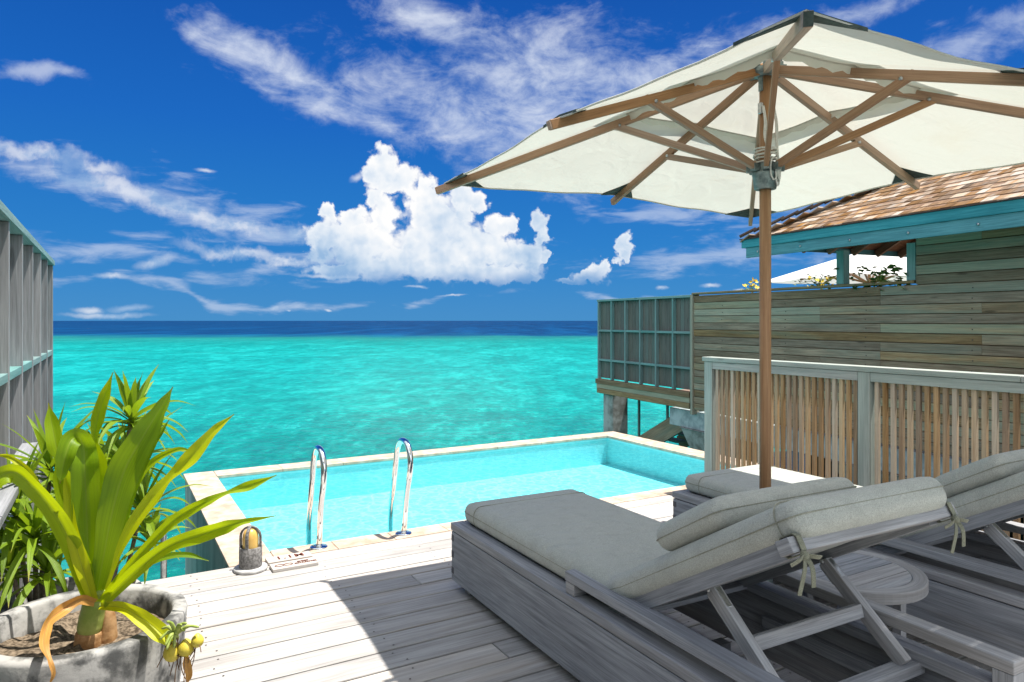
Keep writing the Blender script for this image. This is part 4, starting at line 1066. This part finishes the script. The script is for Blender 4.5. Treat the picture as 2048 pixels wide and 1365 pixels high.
class Leaves:
    def __init__(s): s.v = []; s.f = []; s.t = []; s.lw = []
    def add(s, rows, tone_):
        o = len(s.v); m, n = len(rows), len(rows[0])
        for i, r in enumerate(rows):
            for j, p in enumerate(r): s.v.append(tuple(p)); s.lw.append((i / (m - 1), j / (n - 1), 0))
        for i in range(m - 1):
            for j in range(n - 1): s.f.append((o + i * n + j, o + i * n + j + 1, o + (i + 1) * n + j + 1, o + (i + 1) * n + j)); s.t.append(tone_)
    def build(s, name, mat, parent=None, loc=None):
        me = bpy.data.meshes.new(name); off = Vector(loc) if loc is not None else (parent.location if parent else Vector())
        me.from_pydata([tuple(Vector(p) - off) for p in s.v], [], s.f); me.materials.append(mat)
        a = me.attributes.new('tone', 'FLOAT', 'FACE'); a.data.foreach_set('value', s.t)
        a = me.attributes.new('lw', 'FLOAT_VECTOR', 'POINT'); a.data.foreach_set('vector', [c for p in s.lw for c in p])
        me.polygons.foreach_set('use_smooth', [True] * len(s.f)); me.update()
        o = bpy.data.objects.new(name, me); COL.objects.link(o)
        if parent is not None: o.parent = parent
        elif loc is not None: o.location = loc
        return o
CAMP = Vector((0, 0, HCAM))
def toward_cam(p): return (CAMP - p).normalized()
# pots
def pot(c, r, h, label, name='plant_pot'):
    root = tag(empty(name, c), label, 'plant pot')
    m = MB(); m.lathe((0, 0, 0), [(.0001, .0), (r * .80, .0), (r * .84, .02), (r * .97, h * .75), (r, h - .012), (r - .004, h), (r - .04, h + .002), (r - .048, h - .01), (r - .055, h - .10), (r * .7, .05)], 64)
    m.build('bowl', M['concrete'], root)
    m = MB(); rows = []
    for i in range(9):
        q = i / 8 * (r - .045); rows.append([Vector((q * math.cos(k / 32 * 6.28319), q * math.sin(k / 32 * 6.28319), h - .075 + .012 * math.sin(q * 31 + k * .8) * (i > 0) + .01 * math.cos(k * 1.3 + i) * (i > 0))) for k in range(33)])
    m.grid(rows); m.build('soil', M['soil'], root)
    return root
PC = W(168, 1240, 2.28); PC.z = 0; PH = .53
pot(PC, .306, PH, 'large round weathered concrete pot holding the broad leaved lily')
PC2 = W(130, 1190, 3.02); PC2.z = 0
pot(PC2, .30, .30, 'round dark concrete pot behind, holding the narrow leaved plants')
# the lily
lily = tag(empty('lily_plant', W(180, 1262, 2.26)), 'lily with broad yellow green strap leaves in the front pot', 'plant')
D0 = 2.26
def leaf(spec, mat, name='leaf', dz=None, fold=.26, wave=.05, tw=None):
    pts = [W(x, y, D0 + dd) for (x, y, w, dd) in spec]; wd = [w * .80 * (D0 + dd) / FPX for (x, y, w, dd) in spec]
    L = Leaves(); L.add(ribbon(pts, wd, toward_cam, 0, fold, 7, 7, tw, wave), rnd.random()); L.build(name, mat, lily)
G, Y, DK = M['leaf'], M['sunleaf'], M['leafshade']
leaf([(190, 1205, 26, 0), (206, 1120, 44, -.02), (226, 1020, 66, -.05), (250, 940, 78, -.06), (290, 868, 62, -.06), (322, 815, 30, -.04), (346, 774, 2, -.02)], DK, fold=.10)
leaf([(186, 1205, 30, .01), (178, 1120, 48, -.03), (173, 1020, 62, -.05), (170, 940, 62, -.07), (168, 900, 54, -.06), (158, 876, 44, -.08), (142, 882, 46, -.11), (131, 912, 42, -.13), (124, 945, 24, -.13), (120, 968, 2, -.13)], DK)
leaf([(184, 1205, 26, .03), (162, 1110, 46, .02), (140, 1020, 50, 0), (128, 965, 46, -.01), (118, 922, 16, -.02), (112, 892, 38, -.02), (104, 850, 32, -.01), (97, 806, 2, 0)], G, tw=[0, 0, 0, 0, .5, .1, 0, 0])
leaf([(196, 1200, 24, .05), (200, 1100, 50, .05), (198, 990, 58, .06), (194, 930, 44, .06), (189, 880, 14, .05), (196, 835, 30, .05), (208, 795, 26, .05), (226, 745, 2, .05)], G)
leaf([(184, 1205, 34, -.01), (160, 1130, 46, -.05), (128, 1060, 44, -.10), (98, 1012, 40, -.15), (62, 972, 40, -.20), (28, 946, 46, -.23), (-8, 960, 44, -.26), (-40, 1000, 26, -.28), (-62, 1050, 3, -.3)], G, tw=[0, 0, .1, .2, .5, .3, 0, 0, 0])
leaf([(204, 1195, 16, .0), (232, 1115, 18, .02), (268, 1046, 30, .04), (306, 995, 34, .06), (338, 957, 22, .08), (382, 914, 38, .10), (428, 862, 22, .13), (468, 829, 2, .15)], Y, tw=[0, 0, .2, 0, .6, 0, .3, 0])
leaf([(206, 1198, 18, -.02), (270, 1120, 22, -.04), (336, 1052, 26, -.05), (372, 1026, 28, -.05), (414, 1004, 22, -.05), (456, 986, 13, -.04), (498, 972, 24, -.03), (553, 951, 2, -.02)], G, tw=[0, 0, .3, 0, .3, .8, 0, 0])
leaf([(204, 1208, 26, -.04), (272, 1142, 34, -.08), (336, 1094, 32, -.11), (398, 1072, 38, -.13), (446, 1056, 34, -.14), (492, 1043, 14, -.14), (553, 1032, 2, -.14)], G, tw=[0, 0, .2, 0, -.2, .3, 0])
leaf([(200, 1212, 18, -.03), (246, 1216, 26, -.08), (288, 1240, 38, -.11), (318, 1264, 42, -.12), (340, 1286, 22, -.12), (352, 1300, 6, -.12)], Y, tw=[0, .3, 0, 0, 0, 0])
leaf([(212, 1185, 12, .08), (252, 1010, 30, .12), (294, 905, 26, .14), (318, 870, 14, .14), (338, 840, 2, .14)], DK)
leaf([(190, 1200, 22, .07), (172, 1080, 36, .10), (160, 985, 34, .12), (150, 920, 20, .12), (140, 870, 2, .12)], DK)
leaf([(190, 1206, 18, -.05), (160, 1200, 24, -.09), (124, 1221, 30, -.13), (98, 1244, 26, -.22), (88, 1286, 22, -.31), (99, 1322, 12, -.345), (107, 1348, 10, -.35), (97, 1372, 2, -.35)], M['dry'], wave=.12, tw=[0, .4, 0, .5, .2, .6, .2, 0])
leaf([(196, 1200, 16, .09), (226, 1090, 26, .12), (262, 985, 24, .15), (300, 930, 20, .17), (352, 900, 12, .18), (392, 905, 2, .18)], G, tw=[0, 0, .3, .5, .2, 0])
leaf([(182, 1205, 20, .05), (140, 1100, 26, .06), (96, 1020, 24, .05), (60, 950, 20, .04), (20, 915, 12, .03), (-12, 912, 2, .03)], Y, tw=[0, .2, .4, .1, .4, 0])
leaf([(188, 1206, 22, -.03), (160, 1120, 34, -.06), (142, 1050, 30, -.08), (136, 990, 22, -.08), (128, 950, 2, -.08)], Y, tw=[0, 0, .4, .6, .2])
leaf([(208, 1205, 14, .04), (262, 1150, 20, .06), (320, 1118, 18, .07), (372, 1110, 14, .08), (418, 1122, 2, .08)], DK, tw=[0, .3, .5, .2, 0])
m = MB(); o_ = lily.location
base = [W(178, 1288, D0) - o_, W(179, 1262, D0) - o_, W(184, 1232, D0) - o_, W(190, 1205, D0) - o_, W(193, 1180, D0) - o_]
m.tube(bez(base, 5), [.034] * 6 + [.037] * 5 + [.036] * 5 + [.03] * 5, 18); m.build('stem', M['stem'], lily)
m = MB(); m.tube(bez([W(176, 1298, D0) - o_, W(178, 1272, D0) - o_, W(179, 1262, D0) - o_], 4), [.040, .041, .042, .040, .040, .040, .039, .038, .037], 14); m.build('husk', M['husk'], lily)
m = MB(); m.tube(bez([W(214, 1292, D0 + .03) - o_, W(216, 1262, D0 + .03) - o_, W(216, 1230, D0 + .03) - o_, W(212, 1205, D0 + .03) - o_], 4), [.030, .030, .030, .029, .027, .026, .025, .024, .022, .02, .018, .016, .014], 12); m.build('husk', M['husk'], lily)
# seed bulbs hanging over the rim
for (px, py, r) in ((345, 1306, .026), (372, 1298, .023), (395, 1283, .018)):
    c = W(px, py, 2.10) - o_; m = MB(); pr = [(.0001, -r * .95)] + [(r * math.cos(R(a)) * (1 if a < 20 else 1 - (a - 20) / 150), r * math.sin(R(a)) * (1 if a < 0 else 1.35)) for a in range(-70, 91, 16)] + [(.0001, r * 1.45)]
    m.lathe(c, pr, 20); m.build('bulb', M['bulb'], lily)
m = MB(); rr = random.Random(8)
for k in range(12):
    a = W(352, 1268, 2.10) - o_; px, py = 352 + rr.uniform(-38, 46), 1268 + rr.uniform(-26, 34); b = W(px, py, 2.08 + rr.uniform(-.03, .03)) - o_; m.tube(bez([a, (a + b) / 2 + Vector((0, 0, .012)), b], 5), [.006] * 6 + [.004] * 4 + [.002], 7)
m.build('flower_stalk', M['stem'], lily)
m = MB()
for k in range(16):
    a = W(345 + rr.uniform(-20, 50), 1290 + rr.uniform(-20, 20), 2.09) - o_; b = a + Vector((rr.uniform(-.03, .03), rr.uniform(-.03, .03), rr.uniform(-.12, -.03))); m.tube(bez([a, (a + b) / 2 + Vector((rr.uniform(-.015, .015), 0, 0)), b], 5), .0014, 5)
m.build('root', M['root'], lily)
leaf([(372, 1310, 10, -.16), (374, 1330, 20, -.17), (378, 1350, 16, -.17), (372, 1372, 2, -.17)], M['dry'])
# narrow leaved plants behind
def rosette(L, c, n, ln, wd, seed, tilt=0, droop=1.0):
    r_ = random.Random(seed)
    for k in range(n):
        a = k * 2.399 + r_.uniform(-.3, .3); q = k / n          # inner leaves upright, outer ones arching over
        el = R(78 - 88 * q + r_.uniform(-9, 9)); l = ln * (.55 + .5 * min(1, q * 2 + .3)) * r_.uniform(.8, 1.15)
        d = Vector((math.cos(a) * math.cos(el), math.sin(a) * math.cos(el), math.sin(el))); p = c - Vector((0, 0, .06 * q)); pts = [p]
        for i in range(4):
            p = p + d * l / 4; pts.append(p); d = (d + Vector((0, 0, -.30 * droop * (1 - max(0, d.z)) - .08 - .1 * q))).normalized()
        w = wd * r_.uniform(.8, 1.2)
        L.add(ribbon(pts, [w * .55, w * .95, w, w * .6, w * .04], Vector((0, 0, 1)) + Vector((r_.uniform(-.5, .5), r_.uniform(-.5, .5), 0)), 0, .22, 3, 4), r_.random())
def dracaena(base, heads, label, seed):
    root = tag(empty('dracaena_plant', base), label, 'plant', 'narrow leaved plants in the rear pot')
    for i, (px, py, d, ln, n) in enumerate(heads):
        c = W(px, py, d); m = MB(); mid = (base + c) / 2 + Vector((0, 0, -.08)); m.tube(bez([Vector((0, 0, 0)), (mid - base), c - base], 8), [.011] * 10 + [.009] * 7, 9); m.build('cane', M['bark'], root)
        L = Leaves(); rosette(L, c, n, ln * 1.25, .027, seed + i * 7); L.build('leaf_head', M['narrow'], root)
dracaena(PC2 + Vector((.16, -.02, .24)), [(262, 830, 3.0, .20, 34), (258, 915, 3.05, .22, 26), (285, 1010, 3.1, .22, 26), (300, 1075, 3.05, .16, 16), (215, 930, 3.2, .22, 22)], 'narrow leaved plant rising against the sea behind the lily', 3)
dracaena(PC2 + Vector((-.10, .0, .24)), [(70, 1060, 2.72, .26, 32), (30, 1010, 2.75, .24, 24), (100, 930, 2.95, .26, 26), (95, 1130, 2.75, .24, 26), (20, 1130, 2.7, .24, 22), (130, 985, 2.95, .24, 24)], 'bushy narrow leaved plant beside the grey screen, behind the lily', 71)

# creeper and blossoms on the neighbouring wall
def creeper(c, n, spread, label, seed, flowers=0, size=.07, hang=.1):
    r_ = random.Random(seed); root = tag(empty('creeper', c), label, 'plant'); L = Leaves(); m = MB()
    for k in range(n):
        p = Vector(c) + WD * r_.gauss(0, spread) + WN * r_.uniform(-.08, .2) + Vector((0, 0, r_.uniform(-hang, .16)))
        d = Vector((r_.uniform(-1, 1), r_.uniform(-1, 1), r_.uniform(-.6, .5))).normalized(); l = size * r_.uniform(.7, 1.3)
        L.add(ribbon([p, p + d * l * .5, p + d * l], [.005, l * .75, .004], Vector((r_.uniform(-.5, .5), r_.uniform(-1, .2), .8)), 0, .2, 3, 3), r_.random())
        if k % 4 == 0: m.tube([Vector((0, 0, -.03)), (p - Vector(c)) * .5 + Vector((0, 0, .03)), p - Vector(c)], .004, 5)
    m.build('stem', M['stem'], root)
    L.build('leaves', M['creeper'], root)
    if flowers:
        L = Leaves()
        for k in range(flowers):
            p = Vector(c) + WD * r_.gauss(0, spread) + WN * r_.uniform(-.1, .1) + Vector((0, 0, r_.uniform(.0, .16)))
            for q in range(4):
                d = Vector((r_.uniform(-1, 1), r_.uniform(-1, 1), r_.uniform(-.2, .8))).normalized(); L.add(ribbon([p, p + d * .035, p + d * .07], [.006, .05, .006], Vector((0, -1, .5)), 0, .2, 3, 3), .5)
        L.build('blossom', M['flower'], root)
creeper(PW(5.92, .02, 2.0), 85, .20, 'green creeper trailing over the sill of the opening under the eave', 4, hang=.14, size=.085)
creeper(PW(7.05, .25, 1.985), 40, .22, 'low green creeper on the wall top beside the umbrella pole', 5, hang=.02, size=.05)
creeper(PW(7.62, .9, 1.98), 26, .10, 'yellow flowered shrub showing above the wall right of the pole', 6, flowers=9, hang=.05)
creeper(PW(8.6, .5, 1.97), 26, .18, 'small yellow flowered shrub above the wall left of the pole', 7, flowers=6, hang=.05, size=.05)
